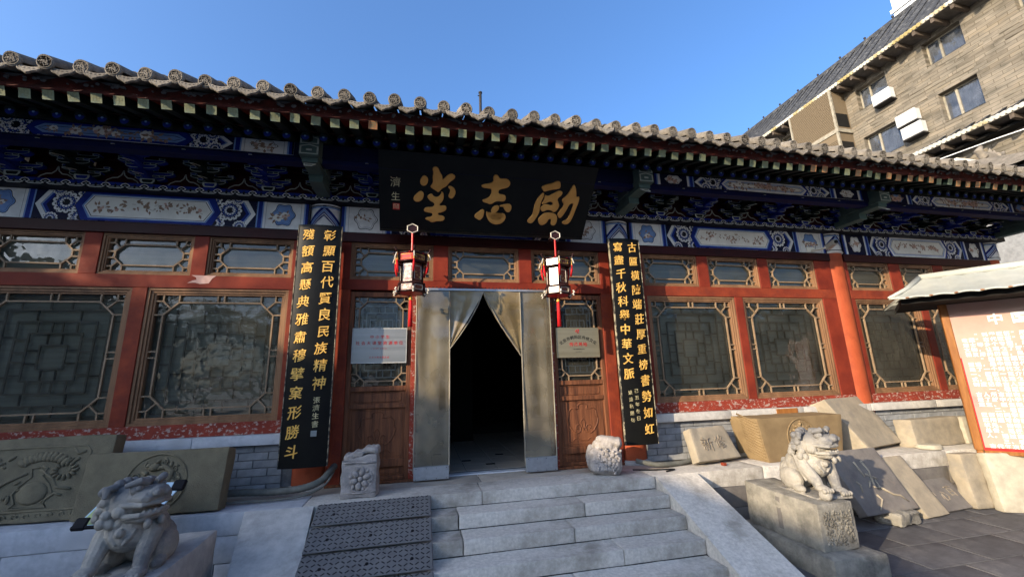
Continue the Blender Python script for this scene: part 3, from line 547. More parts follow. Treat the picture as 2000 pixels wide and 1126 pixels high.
# ---------------------------------------------------------------- painted beam
def clip(pts, x0, x1, z0, z1):
    def cut(P, ins, itx):
        o = []
        for i in range(len(P)):
            a, b = P[i-1], P[i]
            if ins(b):
                if not ins(a): o.append(itx(a, b))
                o.append(b)
            elif ins(a): o.append(itx(a, b))
        return o
    for ax, v, s in ((0, x0, 1), (0, x1, -1), (1, z0, 1), (1, z1, -1)):
        if len(pts) < 3: return []
        def itx(a, b):
            t = (v-a[ax])/(b[ax]-a[ax]); return (a[0]+(b[0]-a[0])*t, a[1]+(b[1]-a[1])*t)
        pts = cut(pts, lambda p: (p[ax]-v)*s >= 0, itx)
    return pts
PM = [WHITE, BLUE, LBLUE, NAVY, BLACK, CREAM, BROWN, PINK, GREYP]; IW, IB, IL, IN, IK, IC, IBR, IPK, IG = range(9)
class Paint:
    def __init__(s, yf, box): s.mb = MB(); s.y = yf; s.b = box; s.k = 0
    def poly(s, pts, mi):
        s.k += 1; p = clip(list(pts), *s.b)
        if len(p) > 2: s.mb.poly(p, s.y-.0010-.000012*s.k, mi)
    def line(s, pts, wd, mi, closed=False):
        P = pts+[pts[0]] if closed else pts
        for a, b in zip(P, P[1:]):
            dx, dz = b[0]-a[0], b[1]-a[1]; L = math.hypot(dx, dz)
            if L < 1e-6: continue
            nx, nz = -dz/L*wd/2, dx/L*wd/2; ex, ez = dx/L*wd/2.6, dz/L*wd/2.6
            s.poly([(a[0]+nx-ex, a[1]+nz-ez), (a[0]-nx-ex, a[1]-nz-ez), (b[0]-nx+ex, b[1]-nz+ez), (b[0]+nx+ex, b[1]+nz+ez)], mi)
    def disc(s, c, r, mi, n=14, rz=None):
        rz = rz or r; s.poly([(c[0]+r*math.cos(t*2*math.pi/n), c[1]+rz*math.sin(t*2*math.pi/n)) for t in range(n)], mi)
    def flowers(s, x0, x1, zc, h, seed, pink=False):
        q = random.Random(seed); x = x0
        while x < x1:
            z = zc+q.uniform(-.2, .2)*h; r = q.uniform(.02, .042)
            if q.random() < .55:
                for k in range(6): s.disc((x+math.cos(k)*r, z+math.sin(k)*r*.7), r*.6, IPK if pink or q.random() < .3 else IC, 8)
                s.disc((x, z), r*.45, IBR, 6)
            for k in range(5):
                a = q.uniform(0, 6.3); c = (x+math.cos(a)*r*2, z+math.sin(a)*r*1.3)
                s.poly([(c[0]+math.cos(a)*r, c[1]+math.sin(a)*r), (c[0]-math.sin(a)*r*.4, c[1]+math.cos(a)*r*.4), (c[0]-math.cos(a)*r*.6, c[1]-math.sin(a)*r*.6), (c[0]+math.sin(a)*r*.4, c[1]-math.cos(a)*r*.4)], IBR)
            s.line([(x, z), (x+q.uniform(.03, .07), z+q.uniform(-.03, .03))], .004, IBR); x += q.uniform(.045, .11)
    def rosette(s, c, r):
        s.disc(c, r*1.06, IK, 24)
        n = 13
        for k in range(n):
            a = k*2*math.pi/n; p = (c[0]+math.cos(a)*r*.86, c[1]+math.sin(a)*r*.86); s.disc(p, r*.215, IW, 9); s.disc((p[0]-math.cos(a)*r*.06, p[1]-math.sin(a)*r*.06), r*.085, IN, 6)
        s.disc(c, r*.72, IB, 22)
        for k in range(11):
            a = k*2*math.pi/11; s.disc((c[0]+math.cos(a)*r*.6, c[1]+math.sin(a)*r*.6), r*.12, IN, 7); s.disc((c[0]+math.cos(a)*r*.57, c[1]+math.sin(a)*r*.57), r*.07, IL, 6)
        for k in range(11):
            a = (k+.5)*2*math.pi/11; s.disc((c[0]+math.cos(a)*r*.40, c[1]+math.sin(a)*r*.40), r*.105, IW, 8)
        s.disc(c, r*.30, IK, 16)
    def cloudlet(s, c, rx, rz, mi, n=6, ol=True):
        def sh(k): return [(c[0]+rx*k*math.cos(t)*(1+.10*math.cos(n*t)), c[1]+rz*k*math.sin(t)*(1+.10*math.cos(n*t))) for t in [i*2*math.pi/36 for i in range(36)]]
        if ol: s.poly(sh(1.1), IK)
        s.poly(sh(1.03), mi)
        if ol: s.line(sh(.9), .003, IK, True)
def decorate(x0, x1, z0, z1, yf, name, seed, style=0):
    P = Paint(yf, (x0, x1, z0, z1)); h = z1-z0; zc = (z0+z1)/2; W = x1-x0; s_ = W/3.46
    P.poly([(x0, z0), (x1, z0), (x1, z1), (x0, z1)], IW)
    hw = .62*s_                                     # half length of the centre cartouche
    xc = (x0+x1)/2
    for sg in (-1, 1):
        X = lambda d: (x0+d*s_) if sg < 0 else (x1-d*s_)
        rect = lambda d0, d1, mi: P.poly([(X(d0), z0), (X(d1), z0), (X(d1), z1), (X(d0), z1)], mi)
        for d0, d1, mi in ((0, .02, IK), (.02, .05, IB), (.05, .07, IL), (.07, .10, IW), (.10, .103, IK), (.50, .503, IK), (.503, .53, IW), (.53, .545, IL), (.545, .59, IB), (.59, .605, IL), (.605, .61, IK)): rect(d0, d1, mi)
        if style == 1: rect(.105, .50, IN)
        P.cloudlet((X(.30), zc+.01), .115*s_, h*.38, IL if (seed+sg) % 2 else IW); P.flowers(min(X(.24), X(.36)), max(X(.24), X(.36)), zc, h*.5, seed*3+sg, style == 1)
        # chevrons
        t = .10
        def chev(d, wd, mi): P.poly([(X(d+t), z1), (X(d), zc), (X(d+t), z0), (X(d+t+wd), z0), (X(d+wd), zc), (X(d+t+wd), z1)], mi)
        P.poly([(X(.61), z0), (X(1.3), z0), (X(1.3), z1), (X(.61), z1)], IN)
        chev(.615, .055, IW); chev(.665, .004, IK); chev(.67, .015, IL); chev(.685, .035, IB); chev(.72, .004, IK)
        xa, xb = .735, 1.16
        for (dx, dz, r_) in ((.90, .60, .125), (1.06, .10, .115), (1.10, .98, .10), (.78, .02, .07), (.82, 1.05, .07)):
            P.rosette((X(dx), z0+h*dz), r_)
        for k in range(9):
            q = (X(1.0+.16*math.sin(k*2.3)), z0+h*(k+.5)/9); P.line([(q[0]+.022*math.cos(a)*(1-a/9), q[1]+.022*math.sin(a)*(1-a/9)) for a in [i*.7 for i in range(9)]], .0045, IW)
        # chevron before the cartouche (pointing outwards), then the cartouche end
        def chv(d, wd, mi): P.poly([(X(d+.09), z1), (X(d), zc), (X(d+.09), z0), (X(d+.09+wd), z0), (X(d+wd), zc), (X(d+.09+wd), z1)], mi)
        chv(1.075, .07, IW); chv(1.075, .004, IK); chv(1.145, .005, IK)
    def hexa(k, e): return [(xc-hw-.03+k+e, z0+k), (xc+hw+.03-k-e, z0+k), (xc+hw+.10-k, zc), (xc+hw+.03-k-e, z1-k), (xc-hw-.03+k+e, z1-k), (xc-hw-.10+k, zc)]
    hh = lambda k: [(xc-hw+k, z0+k*.9), (xc+hw-k, z0+k*.9), (xc+hw+.085-k*1.2, zc), (xc+hw-k, z1-k*.9), (xc-hw+k, z1-k*.9), (xc-hw-.085+k*1.2, zc)]
    P.poly(hh(-.03), IK); P.poly(hh(-.025), IB)
    if style == 1: P.poly(hh(.0), IW)
    P.poly(hh(.03), IL); P.poly(hh(.045), IW if style != 2 else IL); P.poly(hh(.055), IK)
    P.poly(hh(.061), IC if style != 2 else IL)
    P.flowers(xc-hw*.82, xc-hw*.45, zc+.01, h*.5, seed); P.flowers(xc-hw*.3, xc+hw*.3, zc+.01, h*.6, seed+5, style == 1); P.flowers(xc+hw*.4, xc+hw*.8, zc, h*.5, seed+9, style == 1)
    return P.mb.obj(name, PM, H)
BZ0, BZ1 = 3.055, 3.407
BW = [(CX[i]+.2, CX[i+1]-.2) for i in range(5)]
for i, (a, b) in enumerate(BW):
    bm2 = MB(); n = 8; pr = []
    for k in range(n+1): pr.append((-.135-.035*math.sin(math.pi*min(1, (k/n)*1.0))**.5 if 0 < k < n else -.135, BZ0+(BZ1-BZ0)*k/n))
    bm2.box(a-.02, b+.02, -.07, .2, BZ0, BZ1); bm2.obj('beam', NAVY, H)
    if i: decorate(a-.02, b+.02, BZ0+.002, BZ1-.002, -.07, 'painted_pattern', 11+i*7, {3: 0, 4: 1}.get(i, 0))
# cloud-edged plate above the beam
pl = MB(); pl.box(-9.9, 9.9, -.19, .2, 3.409, 3.493); pl.obj('plate_beam', BLACK, H)
pp = Paint(-.1905, (-9.9, 9.9, 3.38, 3.461)); 
x = -9.8; k = 0
while x < 9.6:
    c = (x, 3.395)
    pp.poly([(x-.085, 3.461), (x-.06, 3.43), (x-.02, 3.42), (x, 3.45), (x+.02, 3.42), (x+.06, 3.43), (x+.085, 3.461)], IB)
    pp.line([(x-.095, 3.452), (x-.065, 3.44), (x-.05, 3.42), (x-.08, 3.405), (x-.055, 3.392), (x, 3.390), (x+.055, 3.392), (x+.08, 3.405), (x+.05, 3.42), (x+.065, 3.44), (x+.095, 3.452)], .007, IW)
    pp.poly([(x-.06, 3.40), (x+.06, 3.40), (x+.03, 3.415), (x-.03, 3.415)], IG); pp.disc((x, 3.408), .012, IK, 8); pp.disc((x+.095, 3.42), .013, IG, 8); pp.disc((x+.095, 3.414), .007, IN, 6)
    x += .19
pp.mb.v = [(a, b, c+.031) for a, b, c in pp.mb.v]; pp.mb.obj('cloud_border', PM, H)
# ---------------------------------------------------------------- bracket sets
def arm(mb, L, h, z, y0, y1, body, T=None):
    P = [(-L, z+h), (-L, z+h*.55), (-L*.86, z+h*.22), (-L*.6, z), (L*.6, z), (L*.86, z+h*.22), (L, z+h*.55), (L, z+h)]
    mb.prism(P, y0, y1, body, T); c = (0, z+h*.55)
    I = [(p[0]*.93, c[1]+(p[1]-c[1])*.72) for p in P]; P2 = [(p[0]*.99, c[1]+(p[1]-c[1])*.96) for p in P]
    mb.add([(q[0], y0-.0012, q[1]) for q in P2]+[(q[0], y0-.0012, q[1]) for q in I], [(i, (i+1) % 8, 8+(i+1) % 8, 8+i) for i in range(8)], 1, T)
def block(mb, x, y, z, s=.05, h=.038, body=0):
    P = [(x-s*.72, z), (x+s*.72, z), (x+s, z+h*.45), (x+s, z+h), (x-s, z+h), (x-s, z+h*.45)]
    mb.prism(P, y-s, y+s, body); c = (x, z+h*.5); I = [(c[0]+(p[0]-c[0])*.72, c[1]+(p[1]-c[1])*.62) for p in P]
    mb.add([(q[0], y-s-.001, q[1]) for q in P]+[(q[0], y-s-.001, q[1]) for q in I], [(i, (i+1) % 6, 6+(i+1) % 6, 6+i) for i in range(6)], 1)
def bracket(body, alt):
    mb = MB(); block(mb, 0, -.14, 3.463, .075, .06, alt)
    ys = [-.15, -.33, -.51, -.69]; z = 3.52
    for t, y in enumerate(ys[:3]):
        zz = z+.062*t
        for L, dz in ((.155, 0), (.235, .062)):
            arm(mb, L, .045, zz+dz+.002*t, y-.028, y+.028, body)
            for sx in (-1, 0, 1): block(mb, sx*(L-.035), y, zz+dz+.046, .033, .022, alt)
    for t in range(3):                             # arms and beaks towards the viewer
        zz = 3.515+.062*t; y1 = ys[t+1]
        mb.add([(-.026, .0, zz), (.026, .0, zz), (.026, .0, zz+.05), (-.026, .0, zz+.05), (-.026, y1-.02, zz+.012), (.026, y1-.02, zz+.012), (.026, y1-.03, zz+.055), (-.026, y1-.03, zz+.055)], [(0, 1, 5, 4), (1, 2, 6, 5), (2, 3, 7, 6), (3, 0, 4, 7), (4, 5, 6, 7)], body)
        tip = (0, y1-.13, zz-.035)
        mb.add([(-.026, y1-.02, zz+.012), (.026, y1-.02, zz+.012), (.026, y1-.03, zz+.05), (-.026, y1-.03, zz+.05), (-.014, y1-.12, zz-.028), (.014, y1-.12, zz-.028), (.012, y1-.125, zz-.016), (-.012, y1-.125, zz-.016)], [(0, 1, 5, 4), (1, 2, 6, 5), (2, 3, 7, 6), (3, 0, 4, 7), (4, 5, 6, 7)], body)
        for s in (-1, 1): mb.tube([(s*.026, y1-.0, zz+.006), (s*.014, y1-.12, zz-.029)], .0035, 4, 1)
        mb.tube([(-.014, y1-.122, zz-.029), (.014, y1-.122, zz-.029)], .004, 4, 1)
    mb.box(-.028, .028, -.80, -.55, 3.685, 3.76, alt)
    a = [(-.026, 3.688), (.026, 3.688), (.026, 3.757), (-.026, 3.757)]; mb.ring(a, [(p[0]*.6, 3.7225+(p[1]-3.7225)*.75) for p in a], -.8012, 1)
    mb.box(-.02, .02, -.802, -.801, 3.71, 3.718, 1)
    return mb
OUTL = pm('bracket_outline_paint', (.40, .43, .37), None, 10, .6, 0)
bA = bracket(0, 2).mesh('bracket', [BLUE, OUTL, GREEN]); bB = bracket(0, 2).mesh('bracket', [GREEN, OUTL, BLUE])
gap = MB(); zs = [(0, 3.465), (.03, 3.47), (.075, 3.49), (.10, 3.53), (.15, 3.56), (.20, 3.565), (.235, 3.60), (.25, 3.66)]
pts = [(-.25+p[0], p[1]) for p in zs]+[(.25-p[0], p[1]) for p in zs[::-1]]
for k_, (c0, w0) in enumerate(((0, .012),)):
    for a, b in zip(pts, pts[1:]):
        if abs(a[0]-b[0]) > 1e-4 or True: gap.bar((a[0], a[1]), (b[0], b[1]+1e-5), w0, -.104, -.101, 1)
gap.box(-.29, .29, -.10, -.08, 3.462, 3.80, 0)
gme = gap.mesh('bracket_board', [DRED, OUTL])
cc = MB(); cc.box(-.10, .10, -.98, -.3, 3.60, 3.835, 2); cc.box(-.08, .08, -.92, -.3, 3.545, 3.60, 2); cc.prism([(-.075, 3.46), (.075, 3.46), (.075, 3.545), (-.075, 3.545)], -.62, -.2, 2)
for s_ in (-1, 1): cc.tube([(s_*.06, -.90, 3.535), (s_*.035, -.98, 3.47)], .006, 4, 1)
cc.tube([(-.06, -.90, 3.535), (.06, -.90, 3.535)], .006, 4, 1); cc.tube([(-.035, -.98, 3.47), (.035, -.98, 3.47)], .006, 4, 1)
for z0, z1 in ((3.735, 3.825), (3.61, 3.725)):
    a = [(-.096, z0), (.096, z0), (.096, z1-.02), (0, z1+.004), (-.096, z1-.02)]; c = (0, (z0+z1)/2); cc.ring(a, [(p[0]*.82, c[1]+(p[1]-c[1])*.8) for p in a], -.9815, 1)
cc.box(-.03, .03, -.982, -.981, 3.65, 3.672, 1)
cce = cc.mesh('beam_end', [GREEN, OUTL, pm('dull_green_beam_end', (.07, .11, .10), (.05, .08, .075), 8, .6, 0)])
xx = -9.65; k = 0
span = [(-9.75, -5.9, 6), (-5.9, -2.05, 6), (-2.05, 2.03, 7), (2.03, 6.01, 6), (6.01, 9.7, 6)]
for a, b, n in span:
    for i in range(n):
        x = a+(b-a)*i/n; inst('bracket_set', bA if k % 2 else bB, H, TR((x, 0, .03))); k += 1
        if not (a == -2.0 and 0 < i < n and False): inst('bracket_board', gme, H, TR((x+(b-a)/n/2, 0, .03)))
inst('bracket_set', bA, H, TR((9.7, 0, .03)))
for x in CX: inst('beam_end', cce, H, TR((x, 0, 0)))
MB().box(-10, 10, -.82, -.66, 3.655, 3.83).obj('purlin_beam', NAVY, H); MB().box(-10, 10, -.80, -.68, 3.60, 3.655).obj('purlin_tie', pm('deep_blue_paint', (.003, .006, .05), None, 8, .6, 0), H)
for i in range(1, 5):
    if i != 2: decorate(BW[i][0]+.0, BW[i][1]-.0, 3.668, 3.825, -.82, 'painted_pattern', 40+i, 2 if i == 1 else 1)
# ---------------------------------------------------------------- rafters, fascia, tiles
RSP = .1833; TSP = .2414
rf = MB(); T = TR((0, 0, 0), R(-19)); sl = math.tan(R(19))
RUNE = pm('faded_rafter_mark', (.16, .17, .10), None, 20, .7, 0)
def fly(mi_end):
    m = MB(); m.box(-.044, .044, 0, .62, -.042, .042, 0, TR((0, 0, 0), R(19)))
    Tm = TR((0, 0, 0), R(19)); m.add([(-.044, -.0012, -.042), (.044, -.0012, -.042), (.044, -.0012, .042), (-.044, -.0012, .042)], [(0, 1, 2, 3)], 1, Tm)
    for a, b in (((-.026, -.022), (.02, -.022)), ((.0, -.022), (.0, .024)), ((-.026, .024), (.026, .024)), ((-.026, -.022), (-.026, .002)), ((.026, .024), (.026, 0)), ((-.026, 0), (.026, 0))):
        q = MB(); q.bar(a, b, .006, -.0024, -.0016, 2); m.add(q.v, q.f, 2, Tm)
    return m.mesh('flying_rafter', [GREEN, mi_end, RUNE])
fA, fB = fly(OLIVE), fly(ORAN)
rd = MB(); rd.tube([(0, 0, 0), (0, 1.2, 1.2*math.tan(R(27)))], .047, 14, 0)
q = MB(); q.ball((0, -.002, 0), (.038, .004, .038), 1, 14, 6); q.ball((0, -.006, .008), (.012, .003, .012), 2, 8, 5); rd.add(q.v, q.f, 0); rd.m = [0]*(len(rd.m)-len(q.f))+q.m
rde = smooth_auto(rd.mesh('round_rafter', [GREEN, BLUE, LBLUE]), 40)
k = -31; rr = random.Random(5)
while True:
    x = -4.264+RSP*k; k += 1
    if x > 10.1: break
    if x < -9.9: continue
    inst('flying_rafter', fB if (rr.random() < (.45 if x > 4 else .04)) else fA, H, TR((x+rr.uniform(-.006, .006), -1.45+rr.uniform(-.02, .015), 3.718+rr.uniform(-.006, .006)), 0, rr.uniform(-.05, .05), rr.uniform(-.03, .03)))
    inst('round_rafter', rde, H, TR((x, -1.10, 3.742)))
m = MB(); m.add([(-10, -1.46, 3.765), (10.2, -1.46, 3.765), (10.2, -.9, 3.965), (-10, -.9, 3.965)], [(0, 1, 2, 3)]); m.add([(-10, -1.46, 3.77), (10.2, -1.46, 3.77), (10.2, -.9, 3.97), (-10, -.9, 3.97)], [(3, 2, 1, 0)]); m.obj('roof_board', RED, H)
m = MB(); m.add([(-10, -1.12, 3.795), (10.2, -1.12, 3.795), (10.2, .1, 4.42), (-10, .1, 4.42)], [(0, 1, 2, 3)]); m.box(-10, 10.2, -.14, -.04, 3.8, 4.4); m.obj('roof_board', DRED, H)
FASC = pm('mottled_red_fascia', (.10, .02, .014), (.035, .012, .01), 9, .7, .5, 30, rnd=.03, dirt=(.24, .21, .18), ds=22, dlo=.62, dhi=.67)  # dark mottled red with pale flecks
MB().cbox(-10, 10.2, -1.462, -1.43, 3.762, 3.805, .006).obj('eave_batten', FASC, H)
m = MB(); qq = random.Random(21)
for _ in range(260): x = qq.uniform(-6, 9); s_ = qq.uniform(.006, .02); m.ball((x, -1.465, qq.uniform(3.83, 3.87)), (s_*1.3, .012, s_), 0, 6, 4)
m.obj('mortar_crumbs', MORTAR, H, kind='stuff')
m = MB(); m.add([(-10, -1.445, 3.80), (10.2, -1.445, 3.80), (10.2, -1.445, 3.90), (-10, -1.445, 3.90), (-10, -.7, 4.25), (10.2, -.7, 4.25), (10.2, -.7, 4.1), (-10, -.7, 4.1)], [(0, 1, 2, 3), (3, 2, 5, 4), (1, 0, 7, 6)]); m.obj('tile_bedding', MORTAR, H)
m = MB(); m.prism([(-3.46, 2.44), (-3.20, 2.437), (-3.24, 2.40), (-3.27, 2.345), (-3.36, 2.335), (-3.41, 2.35), (-3.49, 2.345), (-3.44, 2.375), (-3.40, 2.385), (-3.41, 2.415)], -.0625, -.055); m.obj('bare_plaster_patch', pm('pink_plaster', (.55, .36, .31), (.45, .28, .24), 20, .9, .3, 60), H)
m = MB(); X0 = -4.243                              # wavy red board that carries the tiles
pts = [(-10, 3.80), (10.2, 3.80)]; x = 10.2
top = []
while x > -10: ph = (x-X0)/TSP*2*math.pi; top.append((x, 3.885+.02*math.cos(ph))); x -= TSP/8
m.prism(pts+top, -1.452, -1.42); m.obj('tile_board', FASC, H)
sa = math.radians(25)
def tilemesh(first):
    m = MB(); n = 12; L = .30; vs = []; fs = []
    ra = .064
    for i, y in enumerate((0, L)):
        for r_ in (ra, ra-.014):
            for j in range(n+1):
                a = math.pi*(j/n)*1.16-.08*math.pi; vs.append((r_*math.cos(a)*(1 if i else .97), y, r_*math.sin(a)))
    N = n+1
    for j in range(n): fs += [(j, j+1, 2*N+j+1, 2*N+j), (N+j+1, N+j, 3*N+j, 3*N+j+1), (j+1, j, N+j, N+j+1)]
    T = TR((0, 0, 0), sa); m.add(vs, [f[::-1] for f in fs], 0, T)
    if first:
        d = MB(); d.tube([(0, .016, 0), (0, -.004, 0), (0, -.008, 0)], [.064, .064, .058], 24); d.tube([(0, -.008, 0), (0, -.003, 0)], [.049, .048], 24, 0, True)
        q = random.Random(2)
        d.tube([(.0525*math.cos(t*.2618), -.0085, .0525*math.sin(t*.2618)) for t in range(25)], .0045, 5)
        for _ in range(34):
            a, r_ = q.uniform(0, 6.3), q.uniform(0, .042); d.ball((r_*math.cos(a), -.009, r_*math.sin(a)), (q.uniform(.004, .011), .006, q.uniform(.004, .009)), 0, 6, 4)
        m.add(d.v, d.f, 0, TR((0, 0, 0), R(8)))
    return smooth_auto(m.mesh('round_tile', TILE), 42)
tA, tB = tilemesh(True), tilemesh(False)
def trough(first):
    m = MB(); n = 10; L = .30; vs = []; fs = []; W = TSP*.5-.008
    for i, y in enumerate((0, L)):
        for dz in (0, .013):
            for j in range(n+1):
                u = -1+2*j/n; vs.append((u*W, y, -.045*(1-u*u)+dz))
    N = n+1
    for j in range(n): fs += [(j, j+1, 2*N+j+1, 2*N+j)[::-1], (N+j, N+j+1, 3*N+j+1, 3*N+j), (j, j+1, N+j+1, N+j)]
    T = TR((0, 0, 0), sa); m.add(vs, fs, 0, T)
    if first:                                      # drooping drip plate
        up = [(-1+2*j/14) for j in range(15)]
        top_ = [(u*W, -.045*(1-u*u)+.012) for u in up]; bot = [(u*W, -.045*(1-u*u)-.056*(1-abs(u)**2.2)-.008*math.cos(u*9)) for u in up]
        m2 = MB(); m2.prism(top_+bot[::-1], -.004, .010)
        rim = [(a[0]*.93, a[1]*1.0+.006) for a in bot]
        m2.tube([(a[0], -.005, a[1]) for a in rim], .004, 5)
        for u in (-.55, -.28, 0, .28, .55): m2.ball((u*W, -.005, -.045*(1-u*u)-.006), (.013, .004, .008), 0, 6, 4)
        m.add(m2.v, m2.f, 0, TR((0, 0, 0), R(-14)))
    return smooth_auto(m.mesh('drip_tile' if first else 'trough_tile', TILE), 42)
dA, dB = trough(True), trough(False)
rr = random.Random(9); k = -24
while True:
    x = X0+TSP*k; k += 1
    if x > 10.2: break
    if x < -9.95: continue
    for r_i in range(3 if x > 1 else 2):
        dy, dz = r_i*.28*math.cos(sa), r_i*.28*math.sin(sa); j = lambda a: rr.uniform(-a, a)
        inst('round_tile', tA if r_i == 0 else tB, H, TR((x+j(.007), -1.62+dy+j(.014), 3.910+dz+j(.006)), j(.04), j(.15), j(.05)))
        inst('drip_tile' if r_i == 0 else 'trough_tile', dA if r_i == 0 else dB, H, TR((x+TSP/2+j(.004), -1.605+dy+j(.008), 3.893+dz+j(.003)), j(.03), j(.02), j(.02)))
m = MB(); n = 0; xs = []; x = X0-24*TSP             # the rest of the roof slope
prof = []
while x < 10.25:
    for u, z in ((-.26, -.005), (-.25, .02), (-.15, .055), (0, .064), (.15, .055), (.25, .02), (.26, -.005), (.5, -.05)): prof.append((x+u*TSP, z))
    x += TSP
vs = []; yy = [-.8, 1.5, 4.2]; zz = [3.925+.80*math.tan(sa), 3.925+3.05*math.tan(R(26.5)), 3.925+5.75*math.tan(R(29))]
for y, z in zip(yy, zz): vs += [(p[0], y, z+p[1]) for p in prof]
N = len(prof); m.add(vs, [(i*N+j, i*N+j+1, (i+1)*N+j+1, (i+1)*N+j) for i in range(2) for j in range(N-1)])
m.obj('roof_tile_field', TILE, H, kind='stuff')
m = MB(); m.cbox(-10.2, 10.4, 4.0, 4.4, 7.0, 7.35, .02); m.add([(-10.2, 4.2, 7.1), (10.3, 4.2, 7.1), (10.3, 9.8, 4.0), (-10.2, 9.8, 4.0)], [(0, 1, 2, 3)]); m.obj('roof_ridge', TILE, H)
m = MB(); m.add([(9.7, -.1, -.6), (9.7, 8.5, -.6), (9.7, 8.5, 4.3), (9.7, 4.2, 7.0), (9.7, -.1, 4.4)], [(0, 1, 2, 3, 4)]); m.box(-10, -9.7, -.1, 8.5, -.6, 4.3); m.box(-10, 9.7, 8.3, 8.5, -.6, 4.4); m.obj('end_wall', BRICK, H)
MB().tube([(-10.2, -1.35, 3.9), (-10.2, 4.2, 7.1)], .09, 10).obj('roof_verge', TILE, H)
# mast on the roof
e = empty('roof_mast', 'thin brown iron mast rising behind the eave tiles above the name board', 'mast', (0.04, .3, 4.7))
MB().cyl((.042, .3), .022, 4.6, 5.64, 12).obj('pole', IRON, e); MB().cyl((.042, .3), .03, 5.64, 5.66, 12).obj('cap', IRON, e); MB().tube([(.0, .29, 5.58), (.05, .29, 5.60)], .008, 6).obj('hook', IRON, e)
# ---------------------------------------------------------------- name board over the door
def chaikin(p, n=2):
    for _ in range(n):
        q = []
        for a, b in zip(p, p[1:]+p[:1]): q += [(a[0]*.75+b[0]*.25, a[1]*.75+b[1]*.25), (a[0]*.25+b[0]*.75, a[1]*.25+b[1]*.75)]
        p = q
    return p
NB = empty('name_board', 'large black lacquered board over the doorway with three big golden characters', 'name board', (0, -.4, 3.0))
V = Vector((0, -.54, .795)).normalized(); F = frame((0, -.38, 2.985), (1, 0, 0), V)
m = MB(); m.add([(-1.335, 0, -.05), (1.32, 0, -.05), (1.40, .958, -.05), (-1.335, .958, -.05), (-1.335, 0, 0), (1.32, 0, 0), (1.40, .958, 0), (-1.335, .958, 0)], [(0, 3, 2, 1), (4, 5, 6, 7), (0, 1, 5, 4), (1, 2, 6, 5), (2, 3, 7, 6), (3, 0, 4, 7)], 0, F)
m.obj('board', LACQ, NB)
m = MB(); m.box(-1.33, 1.315, -.001, .022, -.012, .012, 0, F); m.box(-1.18, 1.05, .045, .052, 0, .004, 0, F); m.box(-1.335, 1.40, .935, .958, .0, .012, 0, F); m.obj('rim', LACQ, NB)
for grp, nm in (('T', '堂'), ('Z', '志'), ('L', '勵')):
    m = MB()
    for kk, pts in GL.items():
        if kk[0] != grp: continue
        p = chaikin([(a/1000, b/1000) for a, b in pts]); n = len(p); ar = sum(p[i][0]*p[(i+1) % n][1]-p[(i+1) % n][0]*p[i][1] for i in range(n))
        if ar < 0: p = p[::-1]
        def ins(d):
            o = []
            for i in range(n):
                t = Vector((p[(i+1) % n][0]-p[i-1][0], p[(i+1) % n][1]-p[i-1][1])).normalized(); o.append((p[i][0]-t.y*d, p[i][1]+t.x*d))
            return o
        L = [(p, 0), (p, .008), (ins(.003), .014), (ins(.007), .017)]
        vs = [(q[0], q[1], z) for P_, z in L for q in P_]
        m.add(vs, [(a*n+i, a*n+(i+1) % n, (a+1)*n+(i+1) % n, (a+1)*n+i) for a in range(3) for i in range(n)]+[tuple(range(3*n, 4*n))], 0, F)
    o = m.obj('golden_character', GOLDB, NB, label='big brush-written golden character '+nm)
    o.data.materials[0] = GOLDB
m = MB(); chars(m, F, [('濟', -1.143, .60, .125), ('生', -1.143, .43, .11)], 0, .004, warp=.05); m.obj('signature', PALET, NB)
m = MB(); m.box(-1.176, -1.096, .27, .345, 0, .004, 0, F); m.obj('seal', REDT, NB)
m = MB(); 
for a, b in (((-1.165, .28), (-1.165, .335)), ((-1.15, .285), (-1.15, .33)), ((-1.165, .335), (-1.108, .335)), ((-1.108, .335), (-1.108, .28)), ((-1.135, .28), (-1.135, .32)), ((-1.12, .28), (-1.12, .335))):
    dx, dy = b[0]-a[0], b[1]-a[1]; L = math.hypot(dx, dy); nx, ny = -dy/L*.003, dx/L*.003
    m.add([(a[0]+nx, a[1]+ny, .0048), (a[0]-nx, a[1]-ny, .0048), (b[0]-nx, b[1]-ny, .0048), (b[0]+nx, b[1]+ny, .0048)], [(0, 1, 2, 3)], 0, F)
m.obj('seal_mark', PALET, NB)
